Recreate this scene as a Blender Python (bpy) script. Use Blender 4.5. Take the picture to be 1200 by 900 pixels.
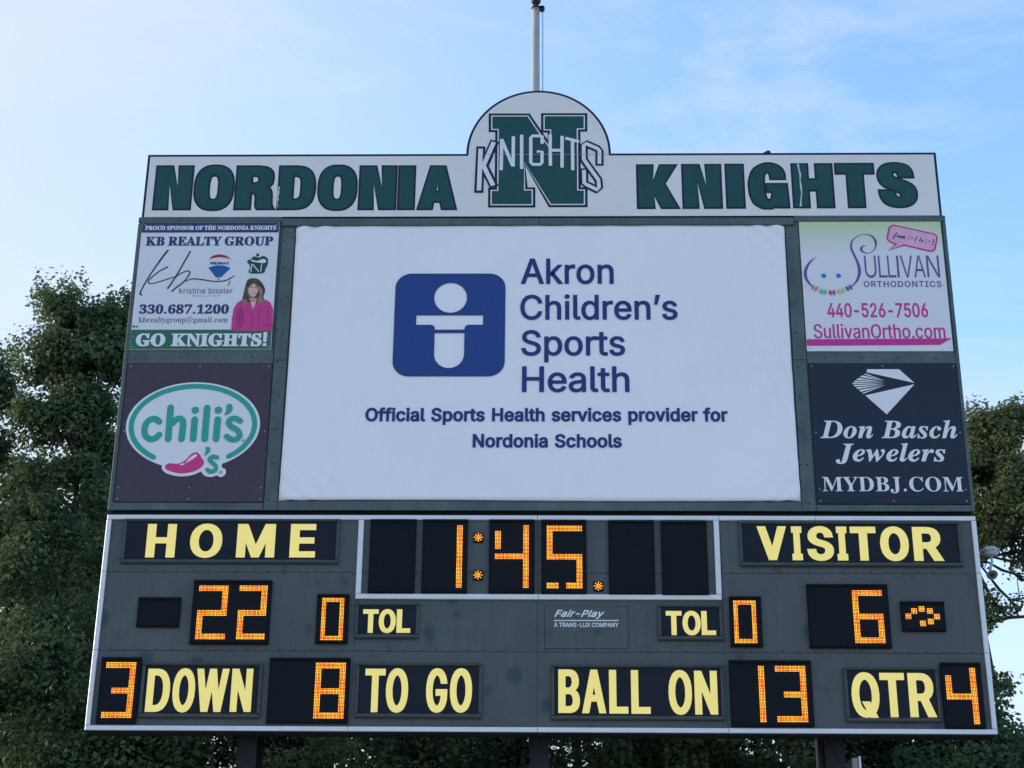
import bpy, math, random
import numpy as np
from mathutils import Vector, Matrix
from mathutils.geometry import delaunay_2d_cdt

R = math.radians
for o in list(bpy.data.objects):
    bpy.data.objects.remove(o)
scene = bpy.context.scene
COL = scene.collection

# ------------------------------------------------------------------ camera, sky, sun, exposure
ZB = 5.06                                   # underside of the scoreboard above the ground
F_PX, PITCH, YAW, ROLL = 1970.0, 0.39653, -0.02427, 0.00947
CAM = Vector((0.1203, -18.024, ZB + (-3.497)))
fwd0 = Vector((math.sin(YAW), math.cos(YAW), 0))
rt0 = Vector((math.cos(YAW), -math.sin(YAW), 0))
FWD = fwd0 * math.cos(PITCH) + Vector((0, 0, math.sin(PITCH)))
up0 = -fwd0 * math.sin(PITCH) + Vector((0, 0, math.cos(PITCH)))
RT = rt0 * math.cos(ROLL) + up0 * math.sin(ROLL)
UP = -rt0 * math.sin(ROLL) + up0 * math.cos(ROLL)
cd = bpy.data.cameras.new("camera")
cam = bpy.data.objects.new("camera", cd)
COL.objects.link(cam)
cam.matrix_world = Matrix(((RT.x, UP.x, -FWD.x, CAM.x), (RT.y, UP.y, -FWD.y, CAM.y), (RT.z, UP.z, -FWD.z, CAM.z), (0, 0, 0, 1)))
cd.sensor_fit = 'HORIZONTAL'
cd.sensor_width = 36.0
cd.lens = 36.0 * F_PX / 1200.0
cd.clip_end = 3000
scene.camera = cam

SUN_EL, SUN_AZ = R(14.0), R(-74.0)        # azimuth clockwise from +Y (view direction)
world = bpy.data.worlds.new("World")
scene.world = world
world.use_nodes = True
nt = world.node_tree
nt.nodes.clear()
wo = nt.nodes.new('ShaderNodeOutputWorld')
bg = nt.nodes.new('ShaderNodeBackground')
bg.inputs['Strength'].default_value = 0.10
sky = nt.nodes.new('ShaderNodeTexSky')
sky.sky_type = 'NISHITA'
sky.sun_disc = False
sky.sun_elevation = SUN_EL
sky.sun_rotation = SUN_AZ
sky.altitude = 300
sky.air_density = 1.0
sky.dust_density = 0.6
sky.ozone_density = 3.0
# thin high cloud: stretched noise over the sky dome
tc = nt.nodes.new('ShaderNodeTexCoord')
mp = nt.nodes.new('ShaderNodeMapping')
mp.inputs['Rotation'].default_value = (0.3, 0.5, 0.4)
mp.inputs['Location'].default_value = (0.35, 0.1, 0.0)
mp.inputs['Scale'].default_value = (1.6, 3.0, 5.5)
n1 = nt.nodes.new('ShaderNodeTexNoise')
n1.inputs['Scale'].default_value = 2.2
n1.inputs['Detail'].default_value = 8
n1.inputs['Roughness'].default_value = 0.62
n1.inputs['Distortion'].default_value = 0.6
cr = nt.nodes.new('ShaderNodeMapRange')
cr.inputs['From Min'].default_value = 0.49
cr.inputs['From Max'].default_value = 0.74
cr.inputs['To Max'].default_value = 0.6
mixc = nt.nodes.new('ShaderNodeMix')
mixc.data_type = 'RGBA'
mixc.inputs['B'].default_value = (1.52, 1.60, 1.70, 1)
L = nt.links.new
# the thin veil of cloud is thicker and brighter towards the low sun
vd = nt.nodes.new('ShaderNodeVectorMath'); vd.operation = 'DOT_PRODUCT'
vd.inputs[1].default_value = (math.sin(SUN_AZ) * math.cos(SUN_EL), math.cos(SUN_AZ) * math.cos(SUN_EL), math.sin(SUN_EL))
nrm = nt.nodes.new('ShaderNodeVectorMath'); nrm.operation = 'NORMALIZE'
vr = nt.nodes.new('ShaderNodeMapRange'); vr.interpolation_type = 'SMOOTHSTEP'
vr.inputs['From Min'].default_value = 0.15; vr.inputs['From Max'].default_value = 0.85
vr.inputs['To Min'].default_value = 0.0; vr.inputs['To Max'].default_value = 0.9
va = nt.nodes.new('ShaderNodeMath'); va.operation = 'ADD'; va.use_clamp = True
L(tc.outputs['Generated'], nrm.inputs[0]); L(nrm.outputs[0], vd.inputs[0]); L(vd.outputs['Value'], vr.inputs['Value'])
L(vr.outputs['Result'], va.inputs[0]); 
sz = nt.nodes.new('ShaderNodeSeparateXYZ'); hz = nt.nodes.new('ShaderNodeMapRange'); hz.interpolation_type = 'SMOOTHSTEP'
hz.inputs['From Min'].default_value = 0.46; hz.inputs['From Max'].default_value = 0.14
hz.inputs['To Min'].default_value = 0.0; hz.inputs['To Max'].default_value = 0.7      # paler towards the horizon
L(nrm.outputs[0], sz.inputs[0]); L(sz.outputs['Z'], hz.inputs['Value']); L(hz.outputs['Result'], va.inputs[1])
mix2 = nt.nodes.new('ShaderNodeMix'); mix2.data_type = 'RGBA'; mix2.inputs['B'].default_value = (1.62, 1.72, 1.84, 1)
L(tc.outputs['Generated'], mp.inputs['Vector'])
L(mp.outputs['Vector'], n1.inputs['Vector'])
L(n1.outputs['Fac'], cr.inputs['Value'])
L(va.outputs[0], mixc.inputs['Factor'])
L(sky.outputs['Color'], mixc.inputs['A'])
L(cr.outputs['Result'], mix2.inputs['Factor']); L(mixc.outputs['Result'], mix2.inputs['A'])
L(mix2.outputs['Result'], bg.inputs['Color'])
L(bg.outputs['Background'], wo.inputs['Surface'])

sd = bpy.data.lights.new("sun", 'SUN')
sd.energy = 0.9
sd.angle = R(10)
sd.color = (1.0, 0.86, 0.68)
sun = bpy.data.objects.new("sun", sd)
COL.objects.link(sun)
sdir = Vector((math.sin(SUN_AZ) * math.cos(SUN_EL), math.cos(SUN_AZ) * math.cos(SUN_EL), math.sin(SUN_EL)))
sun.rotation_euler = sdir.to_track_quat('Z', 'Y').to_euler()
sun.location = sdir * 60

vs = scene.view_settings
vs.view_transform = 'Standard'
vs.look = 'None'
vs.exposure = 2.36
vs.gamma = 1.0
vs.use_curve_mapping = False

# glyph outlines (thousandths of an em): letter -> (advance, contours)
GLYPHS = {
'sans': {
 '!': (196, '67,160 63,509 132,509 128,160|98,-4 81,-1 66,9 56,24 52,41 56,58 66,73 81,83 98,86 116,83 130,73 140,58 143,41 140,24 130,9 116,-1'),
 "'": (206, '78,318 70,509 136,509 128,318'),
 ')': (273, '37,-96 64,-37 86,18 102,69 113,116 120,162 122,207 119,258 112,313 99,370 82,428 62,485 37,539 97,539 121,494 142,441 159,384 173,323 181,264 184,207 178,130 161,53 134,-22 97,-96'),
 '-': (453, '337,244 337,188 114,188 114,244'),
 '.': (188, '95,-4 78,-1 63,9 53,24 50,41 53,59 63,73 78,83 95,87 113,83 128,73 138,59 141,41 138,24 128,9 113,-1'),
 '/': (249, '235,533 71,-76 14,-76 178,533'),
 '0': (453, '227,-7 174,1 130,24 95,62 69,113 53,178 48,254 53,330 69,395 95,447 130,484 174,508 227,516 279,508 323,484 358,447 384,395 400,330 405,254 400,178 384,113 359,62 323,24 279,1|227,50 261,56 290,74 313,103 330,144 340,194 344,254 340,314 330,365 313,405 290,435 261,453 227,460 192,453 163,435 140,405 123,365 113,314 109,254 113,194 123,144 140,103 163,74 192,56'),
 '2': (453, '64,0 64,47 234,229 282,282 299,305 311,327 318,348 320,371 317,397 308,419 293,436 273,449 250,457 224,460 196,457 172,447 153,433 139,413 130,390 127,362 66,362 71,405 86,442 111,473 143,496 182,511 225,516 268,511 306,497 337,474 361,445 376,411 381,372 378,345 371,318 357,290 336,259 267,180 153,60 153,57 389,57 389,0'),
 '4': (453, '40,105 40,158 247,509 311,509 109,166 109,163 413,163 413,105|282,0 282,121 282,146 282,318 343,318 343,0'),
 '5': (453, '221,-7 178,-2 140,11 108,32 83,60 66,93 60,130 122,130 127,108 138,89 154,73 173,60 196,52 221,50 250,53 276,64 298,82 314,104 324,131 328,162 324,193 314,221 297,244 275,262 248,273 218,277 192,275 167,268 145,258 128,246 67,253 96,509 366,509 366,452 151,452 134,301 136,301 155,315 178,325 203,331 229,334 263,330 294,321 321,306 345,285 364,260 379,231 388,199 391,163 385,117 369,76 343,41 309,15 268,-1'),
 '6': (453, '226,-7 182,-1 142,15 109,40 84,74 69,115 64,162 68,199 80,239 102,285 137,340 252,509 322,509 151,261 145,261 154,275 165,288 179,299 196,307 214,312 235,314 278,309 316,295 346,271 370,240 384,201 389,157 384,112 368,73 343,39 310,14 271,-2|226,48 254,52 279,63 299,79 314,101 324,128 327,157 324,187 314,213 299,235 279,251 254,262 226,265 198,262 174,252 153,235 138,214 128,188 125,158 128,128 138,102 153,79 174,63 198,52'),
 '7': (453, '97,0 323,448 323,452 62,452 62,509 391,509 391,449 165,0'),
 ':': (188, '95,-4 78,-1 63,9 53,24 50,41 53,59 63,73 78,83 95,87 113,83 128,73 138,59 141,41 138,24 128,9 113,-1|95,271 78,274 63,284 53,299 50,316 53,334 63,349 78,359 95,362 113,359 128,349 138,334 141,316 138,299 128,284 113,274'),
 'A': (480, '16,0 201,509 276,509 463,0 395,0 287,302 264,372 232,478 245,478 213,371 191,302 85,0|110,142 110,199 370,199 370,142'),
 'B': (456, '60,0 60,509 241,509 289,504 329,491 359,469 381,442 394,410 398,374 395,344 387,320 373,301 356,286 336,275 315,267 315,262 339,257 363,245 385,227 402,203 414,173 418,136 413,100 400,67 377,39 344,18 301,4 247,0|125,57 245,57 296,63 330,80 349,105 355,137 352,161 342,184 327,203 306,218 279,228 248,231 125,231|125,285 238,285 265,288 288,296 308,309 323,326 333,348 336,372 330,403 313,429 283,446 240,452 125,452'),
 'C': (510, '267,-7 205,1 150,25 104,63 70,115 48,179 40,254 48,329 70,393 104,445 150,484 205,508 267,516 305,513 340,504 373,490 402,471 427,447 448,418 463,385 473,348 408,348 401,373 389,395 375,413 357,428 337,440 315,449 292,454 267,456 223,450 184,432 150,403 125,364 109,314 103,254 109,194 125,145 151,105 184,76 223,59 267,53 292,55 315,60 337,69 357,81 375,96 389,114 401,136 408,160 473,160 463,124 448,91 428,62 402,38 373,19 341,5 305,-4'),
 'D': (502, '219,0 96,0 96,57 215,57 272,63 318,81 354,110 379,149 394,198 399,255 394,312 379,361 354,399 320,428 275,446 221,452 93,452 93,509 225,509 294,501 353,478 399,441 433,391 455,329 462,255 455,181 433,119 398,68 351,31 291,8|125,509 125,0 60,0 60,509'),
 'E': (419, '60,0 60,509 372,509 372,452 125,452 125,286 355,286 355,229 125,229 125,57 375,57 375,0'),
 'F': (410, '60,0 60,509 369,509 369,452 125,452 125,278 346,278 346,221 125,221 125,0'),
 'G': (520, '269,-7 205,1 149,25 104,64 69,116 47,179 40,254 47,329 69,393 103,445 149,484 203,508 265,516 304,513 340,504 374,489 403,469 429,445 449,416 465,384 474,349 408,349 399,372 387,393 373,411 356,427 337,439 315,448 291,454 265,456 222,450 183,432 150,404 125,364 109,314 103,254 109,194 125,145 151,105 184,76 224,59 269,53 309,57 345,71 374,93 396,123 410,160 415,202 434,199 283,199 283,256 478,256 478,200 471,141 451,91 419,50 377,19 326,0'),
 'H': (517, '60,0 60,509 125,509 125,289 392,289 392,509 457,509 457,0 392,0 392,232 125,232 125,0'),
 'I': (300, '31,0 31,57 118,57 118,452 31,452 31,509 269,509 269,452 183,452 183,57 269,57 269,0'),
 'K': (467, '104,145 104,216 139,261 174,303 212,344 364,509 448,509 231,276 228,276|60,0 60,509 125,509 125,334 124,225 125,193 125,0|372,0 188,259 228,309 449,0'),
 'L': (393, '60,0 60,509 125,509 125,57 361,57 361,0'),
 'M': (628, '60,0 60,509 152,509 277,187 287,159 299,123 311,84 322,49 307,49 318,83 330,121 342,158 352,187 476,509 568,509 568,0 504,0 504,291 504,327 505,369 506,413 507,457 513,457 498,409 482,363 467,322 456,291 342,0 286,0 170,291 159,321 145,361 129,408 112,457 119,457 120,416 121,372 122,328 122,291 122,0'),
 'N': (523, '60,0 60,509 136,509 343,183 363,151 388,107 414,55 405,54 401,108 399,157 399,195 399,509 463,509 463,0 387,0 202,290 177,331 148,381 108,452 119,454 122,384 124,328 125,291 125,0'),
 'O': (533, '267,-7 205,1 150,25 105,63 70,115 48,179 40,254 48,329 70,393 105,445 150,484 205,508 267,516 329,508 384,484 429,445 464,393 486,329 493,254 486,179 464,115 429,63 384,25 329,1|267,53 310,59 349,76 383,105 408,144 425,194 430,254 425,314 408,365 383,404 349,433 310,450 267,456 223,450 184,433 151,404 125,364 109,314 103,254 109,194 125,144 151,105 184,76 223,59'),
 'P': (445, '60,0 60,509 235,509 289,503 332,487 366,462 390,430 404,391 409,348 404,304 390,265 366,233 332,207 289,191 235,186 109,186 109,242 233,242 269,246 297,256 318,272 333,294 342,319 344,348 342,376 333,402 318,423 297,439 268,449 232,452 125,452 125,0'),
 'Q': (533, '245,159 313,159 369,85 384,65 468,-48 401,-48 346,27 331,46|267,-7 205,1 150,25 105,63 70,115 48,179 40,254 48,329 70,393 105,445 150,484 205,508 267,516 329,508 384,484 429,445 464,393 486,329 493,254 486,179 464,115 429,63 384,25 329,1|267,53 310,59 349,76 383,105 408,144 425,194 430,254 425,314 408,365 383,404 349,433 310,450 267,456 223,450 184,433 151,404 125,364 109,314 103,254 109,194 125,144 151,105 184,76 223,59'),
 'R': (449, '60,0 60,509 236,509 290,504 333,489 367,465 390,433 405,395 409,352 405,309 390,271 367,240 333,217 289,203 236,198 96,198 96,255 234,255 269,258 298,267 319,281 334,300 342,324 345,352 342,380 334,405 319,425 298,440 269,449 233,452 125,452 125,0|353,0 230,229 303,229 428,0'),
 'S': (447, '224,-9 172,-4 128,9 91,31 64,60 46,96 38,137 104,137 110,110 123,88 142,71 166,59 194,52 224,49 257,52 286,60 311,74 329,92 341,114 346,139 342,161 332,179 316,193 296,205 245,222 184,239 128,260 86,289 60,326 52,372 58,413 75,448 102,476 138,498 180,511 227,516 275,511 316,498 351,476 377,449 394,415 401,378 337,378 326,412 302,437 267,453 225,459 194,456 167,448 145,435 129,418 118,398 115,376 119,352 131,334 148,319 169,308 212,293 264,279 312,264 336,252 359,238 379,220 395,198 405,171 408,139 403,99 386,64 360,34 323,11 278,-4'),
 'T': (449, '32,452 32,509 417,509 417,452 257,452 257,0 193,0 193,452'),
 'U': (517, '259,-8 203,-2 154,15 114,43 85,80 66,124 60,173 60,509 124,509 124,178 128,144 141,113 160,87 187,68 220,56 259,52 298,56 331,68 357,87 377,113 389,144 393,178 393,509 457,509 457,173 451,124 433,80 403,43 363,15 315,-2'),
 'V': (480, '204,0 16,509 84,509 192,206 215,137 248,31 235,31 267,138 290,206 395,509 463,509 278,0'),
 'W': (686, '155,0 16,509 82,509 163,196 175,145 187,94 197,40 189,40 200,94 211,145 224,196 306,509 380,509 462,196 474,145 486,94 497,40 488,40 499,94 510,145 523,196 603,509 670,509 530,0 455,0 368,323 351,391 336,475 350,475 335,395 318,323 230,0'),
 'X': (474, '18,0 217,284 217,236 29,509 104,509 178,400 204,361 223,329 243,292 232,292 252,329 272,361 298,400 374,509 446,509 259,239 259,287 456,0 382,0 292,129 268,165 250,195 230,231 244,231 225,196 206,166 182,129 91,0'),
 'Y': (472, '203,0 203,208 16,509 91,509 192,344 222,292 250,230 224,230 251,293 280,344 381,509 455,509 268,208 268,0'),
 'a': (389, '160,-9 126,-5 94,5 68,22 48,45 35,73 30,108 34,138 43,161 58,179 78,193 100,203 125,211 178,220 234,227 252,230 265,235 273,243 276,255 276,257 273,279 267,297 256,311 240,322 220,329 196,331 171,329 149,322 132,313 118,301 107,288 100,274 41,291 57,322 79,346 104,364 133,375 163,382 194,384 239,379 263,372 286,360 306,343 322,320 333,290 337,251 337,0 277,0 277,52 272,52 252,25 236,12 215,1 190,-6|170,45 202,49 228,59 248,74 263,93 272,115 276,138 276,190 259,182 231,176 200,171 175,168 134,159 117,150 103,139 95,124 92,105 94,87 102,72 114,61 130,52 149,47'),
 'b': (424, '229,-8 198,-5 172,4 153,17 138,31 118,59 112,59 112,0 53,0 53,509 114,509 114,319 118,319 137,346 152,360 171,373 197,381 229,384 274,378 313,361 345,332 370,293 385,245 390,189 385,133 370,84 346,45 313,16 274,-2|220,47 253,51 279,66 301,88 316,117 325,151 328,189 325,227 316,261 301,290 280,311 253,325 220,330 188,325 161,312 140,291 125,263 116,229 113,189 116,150 125,115 140,86 162,65 188,51'),
 'c': (396, '207,-8 159,-2 117,16 82,46 56,85 40,133 34,187 40,243 56,291 82,330 117,360 159,378 207,384 234,383 260,377 284,368 305,356 324,341 340,322 353,301 362,277 303,262 290,289 270,311 242,325 207,330 173,325 145,310 124,287 108,258 99,224 96,187 99,151 108,117 124,89 145,66 173,51 207,46 243,52 271,66 292,89 304,117 363,102 354,78 341,56 325,37 306,21 285,9 261,-1 235,-6'),
 'd': (424, '195,-8 151,-2 111,16 79,45 55,84 39,133 34,189 39,245 55,293 79,332 112,361 151,378 196,384 228,381 253,373 272,360 287,346 306,319 311,319 311,509 372,509 372,0 313,0 313,59 307,59 287,31 272,17 252,4 227,-5|205,47 236,51 263,65 284,86 299,115 309,150 312,189 309,229 300,263 284,291 263,312 237,325 205,330 172,325 145,311 124,290 108,261 99,227 96,189 99,151 109,117 124,88 145,66 172,51'),
 'e': (404, '212,-8 161,-2 117,16 82,46 56,85 40,132 34,187 39,242 55,290 81,329 115,359 157,378 205,384 236,382 266,374 294,361 319,341 341,315 357,282 368,242 371,194 371,169 75,169 75,221 338,221 310,202 307,237 298,269 283,294 263,314 237,326 205,330 173,326 146,313 125,294 109,270 99,241 96,211 96,178 100,139 110,106 128,80 151,61 179,50 212,46 234,48 254,53 271,61 285,73 297,88 306,105 365,91 353,63 335,39 311,19 283,4 249,-5'),
 'f': (254, '228,379 228,327 6,327 6,379|81,0 81,432 84,461 96,486 113,505 135,519 161,527 187,530 222,527 243,521 227,468 215,472 195,474 171,470 154,460 145,443 142,419 142,0'),
 'h': (410, '114,227 114,0 53,0 53,509 114,509 114,287 102,287 124,332 152,362 187,379 227,384 264,380 295,369 321,349 341,321 353,285 357,240 357,0 296,0 296,235 290,275 273,304 246,323 210,329 184,326 161,317 141,303 126,283 117,257'),
 'i': (167, '53,0 53,379 114,379 114,0|84,443 67,446 54,455 44,468 41,483 44,499 54,512 67,521 84,524 100,521 114,512 123,499 126,483 123,468 114,455 100,446'),
 'k': (381, '110,137 110,212 121,212 284,379 360,379 184,199 177,199|53,0 53,509 114,509 114,0|294,0 148,186 191,229 372,0'),
 'l': (189, '139,-2 101,3 74,20 58,47 53,84 53,509 114,509 114,99 115,77 120,62 130,54 146,52 160,53 170,54 181,3 162,-1'),
 'm': (610, '53,0 53,379 112,379 112,295 108,295 118,323 132,346 151,363 172,376 195,384 219,386 257,380 287,361 309,331 321,295 312,295 322,321 337,343 357,361 381,375 407,383 437,386 468,383 497,372 522,354 541,328 553,296 557,255 557,0 496,0 496,254 490,289 473,313 447,326 419,330 395,328 374,320 358,307 345,290 338,270 335,247 335,0 274,0 274,260 269,288 253,311 229,326 199,330 178,328 158,320 140,307 126,289 117,266 114,238 114,0'),
 'n': (410, '114,227 114,0 53,0 53,379 112,379 112,287 102,287 124,332 152,362 187,379 227,384 264,380 295,369 321,349 341,321 353,285 357,240 357,0 296,0 296,235 290,275 273,304 246,323 210,329 184,326 161,317 141,303 126,283 117,257'),
 'o': (415, '207,-8 159,-2 117,16 82,46 56,85 40,133 34,187 40,243 56,291 82,330 117,360 159,378 207,384 256,378 299,360 333,330 359,291 376,243 381,187 376,133 359,85 333,46 299,16 256,-2|207,46 242,51 270,66 292,89 307,117 316,151 319,187 316,224 307,258 292,287 270,310 242,325 207,330 173,325 145,310 124,287 108,258 99,224 96,187 99,151 108,117 124,89 145,66 173,51'),
 'p': (424, '53,-143 53,379 112,379 112,319 118,319 137,346 152,360 171,373 197,381 229,384 274,378 313,361 345,332 370,293 385,245 390,189 385,133 370,84 346,45 313,16 274,-2 229,-8 198,-5 173,4 153,17 138,31 118,59 114,59 114,-143|220,47 253,51 279,66 301,88 316,117 325,151 328,189 325,227 316,261 301,290 280,311 253,325 220,330 188,325 161,312 140,291 125,263 116,229 113,189 116,150 125,115 140,86 162,65 188,51'),
 'r': (259, '53,0 53,379 112,379 112,321 115,321 130,347 152,367 181,380 213,385 229,384 243,384 243,322 230,324 207,326 182,323 159,315 140,301 126,284 117,262 114,237 114,0'),
 's': (365, '182,-8 145,-5 112,3 84,18 62,38 45,63 36,94 94,107 105,79 124,60 150,49 181,45 217,50 244,62 262,81 268,103 265,121 254,136 237,147 212,155 149,170 104,186 72,208 53,237 47,274 51,305 65,332 87,354 115,370 149,381 187,384 223,381 254,372 279,358 299,339 314,316 324,290 268,277 258,298 243,316 219,328 187,333 156,329 131,317 114,299 109,277 112,258 124,243 144,232 172,223 229,209 275,194 306,171 325,142 331,107 326,75 312,47 290,24 260,6 223,-5'),
 't': (227, '204,379 204,327 6,327 6,379|65,471 126,471 126,98 128,76 136,61 150,53 170,50 185,51 202,54 213,2 192,-3 168,-4 125,2 92,21 72,52 65,93'),
 'u': (410, '182,-5 146,-1 115,11 89,31 69,59 57,95 53,139 53,379 114,379 114,144 119,105 137,75 164,56 200,50 226,53 249,62 268,77 283,97 293,122 296,153 296,379 357,379 357,0 298,0 298,92 307,92 286,47 257,17 222,0'),
 'v': (389, '163,0 17,379 84,379 165,155 187,87 206,21 184,21 203,87 224,155 305,379 371,379 226,0'),
 'y': (389, '47,-139 61,-86 71,-87 88,-90 104,-89 118,-84 130,-74 141,-58 151,-36 163,-1 17,379 84,379 165,155 187,87 206,21 184,21 202,87 224,155 305,379 371,379 204,-58 191,-85 177,-107 159,-124 139,-136 117,-143 91,-145 65,-143'),
 '’': (177, '52,318 82,509 151,509 98,318'),
},
'serif': {
 '0': (375, '188,-7 133,1 91,24 60,61 39,111 27,171 23,241 27,311 39,371 60,420 91,456 133,479 189,486 242,479 283,456 314,419 336,370 348,310 353,240 348,171 336,110 314,61 283,24 241,1|188,37 210,43 227,61 237,91 246,155 248,240 246,326 237,390 227,419 211,437 189,443 166,437 150,419 139,390 130,326 127,240 130,155 139,91 150,61 166,43'),
 '1': (375, '65,0 65,36 120,36 135,38 146,45 152,58 154,79 154,416 108,365 87,351 67,346 52,349 40,359 31,375 28,396 74,412 101,426 132,447 179,482 254,482 254,79 256,61 261,47 271,38 288,36 343,36 343,0'),
 '2': (375, '24,0 24,69 123,171 160,210 187,245 206,277 218,307 224,338 226,371 223,405 212,427 196,441 174,445 145,438 126,416 116,380 112,329 77,333 50,344 32,365 26,396 30,419 43,441 63,459 92,474 129,483 174,486 240,479 288,456 310,434 323,407 328,375 326,352 319,329 308,306 291,281 238,220 154,138 87,74 244,74 263,77 279,86 292,101 300,120 305,141 345,141 341,0'),
 '3': (375, '163,-7 117,-4 81,5 53,18 34,35 23,54 19,74 23,96 36,113 54,123 76,126 82,89 99,62 125,46 158,40 180,42 199,49 216,61 230,79 238,105 241,139 234,174 214,202 181,221 137,227 95,227 95,269 140,269 178,275 204,296 220,327 225,367 221,400 211,424 193,440 169,445 148,441 133,430 122,413 116,391 111,341 75,345 47,356 30,374 24,401 34,434 62,461 108,480 173,486 237,479 286,458 309,436 323,409 328,377 320,335 298,301 265,275 225,256 252,249 279,238 305,222 326,201 340,174 345,138 341,101 329,70 312,44 288,25 261,10 230,1 197,-5'),
 '6': (375, '197,-7 150,-1 109,18 76,49 51,93 35,151 30,222 33,275 42,325 57,370 77,409 104,441 137,466 176,481 222,486 261,484 291,476 313,464 329,449 338,431 340,412 336,393 322,376 298,364 260,360 256,400 251,419 243,434 232,443 216,447 191,441 170,426 152,401 134,345 125,269 161,286 186,292 218,294 256,290 288,278 315,258 336,230 348,196 352,155 348,110 334,71 313,38 282,13 244,-2|199,38 222,44 239,64 251,98 255,148 250,196 238,228 219,247 193,253 174,251 154,243 137,232 125,221 131,138 147,81 170,48'),
 '7': (375, '111,0 289,406 113,406 93,403 80,391 74,372 70,338 30,338 33,480 353,480 353,447 168,0'),
 '8': (375, '183,-7 132,-2 91,11 60,31 38,57 25,88 20,122 27,162 47,193 79,219 119,242 83,267 57,296 41,327 36,364 39,395 50,423 70,449 99,469 140,482 191,486 235,483 271,471 299,453 325,415 334,369 328,333 310,305 281,282 244,260 296,230 330,199 349,166 355,127 350,88 335,55 310,29 276,9 234,-3|203,283 224,298 239,317 247,340 250,370 248,389 243,407 234,423 222,436 206,444 187,447 163,442 145,426 134,402 130,372 135,341 149,318 172,300|187,32 218,37 241,55 257,82 262,116 256,146 239,170 208,192 164,216 143,199 126,178 115,152 111,120 116,84 132,56 156,38'),
 'A': (437, '-9,0 -9,18 9,21 24,30 36,47 49,75 206,466 224,465 384,87 411,34 425,22 443,18 443,0 229,0 229,18 259,21 277,30 283,46 273,81 253,132 103,132 79,71 76,59 75,48 80,32 96,21 124,18 128,18 128,0|113,161 242,161 177,319'),
 'B': (443, '16,0 16,17 45,22 62,32 72,51 75,82 75,369 73,394 69,412 62,425 51,433 36,437 15,439 15,455 220,455 284,451 333,439 368,418 389,388 396,351 389,313 369,283 335,261 287,247 344,231 385,206 410,173 418,132 413,93 397,61 371,35 335,15 291,4 238,0|182,252 188,252 234,257 263,272 279,301 285,345 281,385 269,412 248,428 216,434 198,432 188,425 183,412 182,391|222,24 259,30 283,49 296,81 301,128 295,176 277,208 245,225 197,231 182,231 182,65 184,46 190,33 202,26'),
 'C': (468, '257,-11 193,-3 137,20 91,56 56,104 34,162 26,228 34,294 56,351 92,399 139,435 195,458 259,465 309,459 367,440 388,435 408,443 419,465 437,465 437,308 420,308 392,364 356,407 313,434 265,443 222,435 187,409 163,365 149,304 144,226 149,153 165,97 192,56 230,32 278,24 318,29 358,45 395,71 428,106 447,89 409,45 365,14 314,-5'),
 'D': (496, '20,0 20,17 47,21 63,30 71,46 74,75 74,374 71,407 61,426 43,435 15,439 15,455 222,455 296,449 357,429 405,396 440,351 461,295 468,228 461,158 441,101 408,57 362,25 302,6 228,0|222,24 262,30 295,47 319,75 343,139 351,229 345,303 330,360 305,401 269,425 223,433 202,431 190,423 184,409 182,385 182,72 184,48 190,34 202,27'),
 'E': (442, '14,0 14,17 44,20 62,30 72,48 75,78 75,369 72,405 62,425 44,435 16,439 16,455 399,455 399,320 383,320 369,373 340,406 295,424 232,430 200,428 191,424 186,417 183,388 183,246 193,246 232,252 259,269 277,300 288,345 304,345 304,118 287,118 282,154 273,181 259,201 241,213 216,220 185,222 183,222 183,67 185,47 192,35 206,29 230,28 276,30 313,39 345,53 371,75 393,105 411,143 430,143 402,0'),
 'F': (404, '15,0 15,17 45,23 62,34 72,53 75,84 75,375 71,405 61,423 43,433 14,439 14,455 394,455 394,320 377,320 369,357 355,385 336,406 310,420 275,428 230,431 200,429 191,427 186,421 182,398 182,247 190,247 229,253 256,270 274,301 284,347 302,347 302,118 285,118 274,168 257,200 229,218 189,224 182,224 182,81 183,59 188,43 196,31 210,24 229,19 257,17 257,0'),
 'G': (508, '268,-10 200,-3 141,19 93,55 57,103 35,161 28,229 35,295 57,352 93,399 139,435 195,458 257,465 311,459 369,441 388,436 398,438 406,443 419,465 437,465 437,308 420,308 403,346 382,379 357,406 329,426 299,439 267,443 224,435 189,409 165,366 151,305 146,228 150,163 161,110 180,67 206,37 238,19 275,13 308,16 328,27 339,45 343,71 343,128 339,154 329,170 309,179 275,182 275,198 500,198 500,182 473,179 457,171 449,155 446,128 446,29 357,0'),
 'H': (523, '15,0 15,17 45,22 62,32 72,50 75,81 75,379 71,406 62,424 44,434 16,439 16,455 242,455 242,439 204,432 193,425 187,415 183,400 182,379 182,251 342,251 342,379 337,415 331,425 320,432 282,439 282,455 507,455 507,439 478,434 461,424 452,407 449,379 449,81 452,52 461,33 478,22 507,17 507,0 282,0 282,17 311,21 329,31 339,49 342,81 342,221 182,221 182,81 185,50 194,32 212,22 242,17 242,0'),
 'I': (261, '13,0 13,17 42,23 61,32 72,49 75,75 75,387 72,412 63,427 45,435 13,439 13,455 244,455 244,439 214,435 196,427 186,412 183,387 183,77 187,44 194,34 206,26 246,17 246,0'),
 'J': (330, '109,-65 78,-62 51,-54 29,-40 11,-22 0,-1 -3,23 0,44 11,61 26,71 44,75 64,71 79,62 89,47 93,28 91,13 85,-1 77,-19 84,-35 105,-40 126,-36 139,-25 145,-6 148,21 148,367 146,391 142,409 135,422 122,430 104,435 79,439 79,455 314,455 314,439 292,436 277,431 266,423 260,411 255,367 255,89 249,33 232,-10 202,-41 162,-59'),
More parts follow.
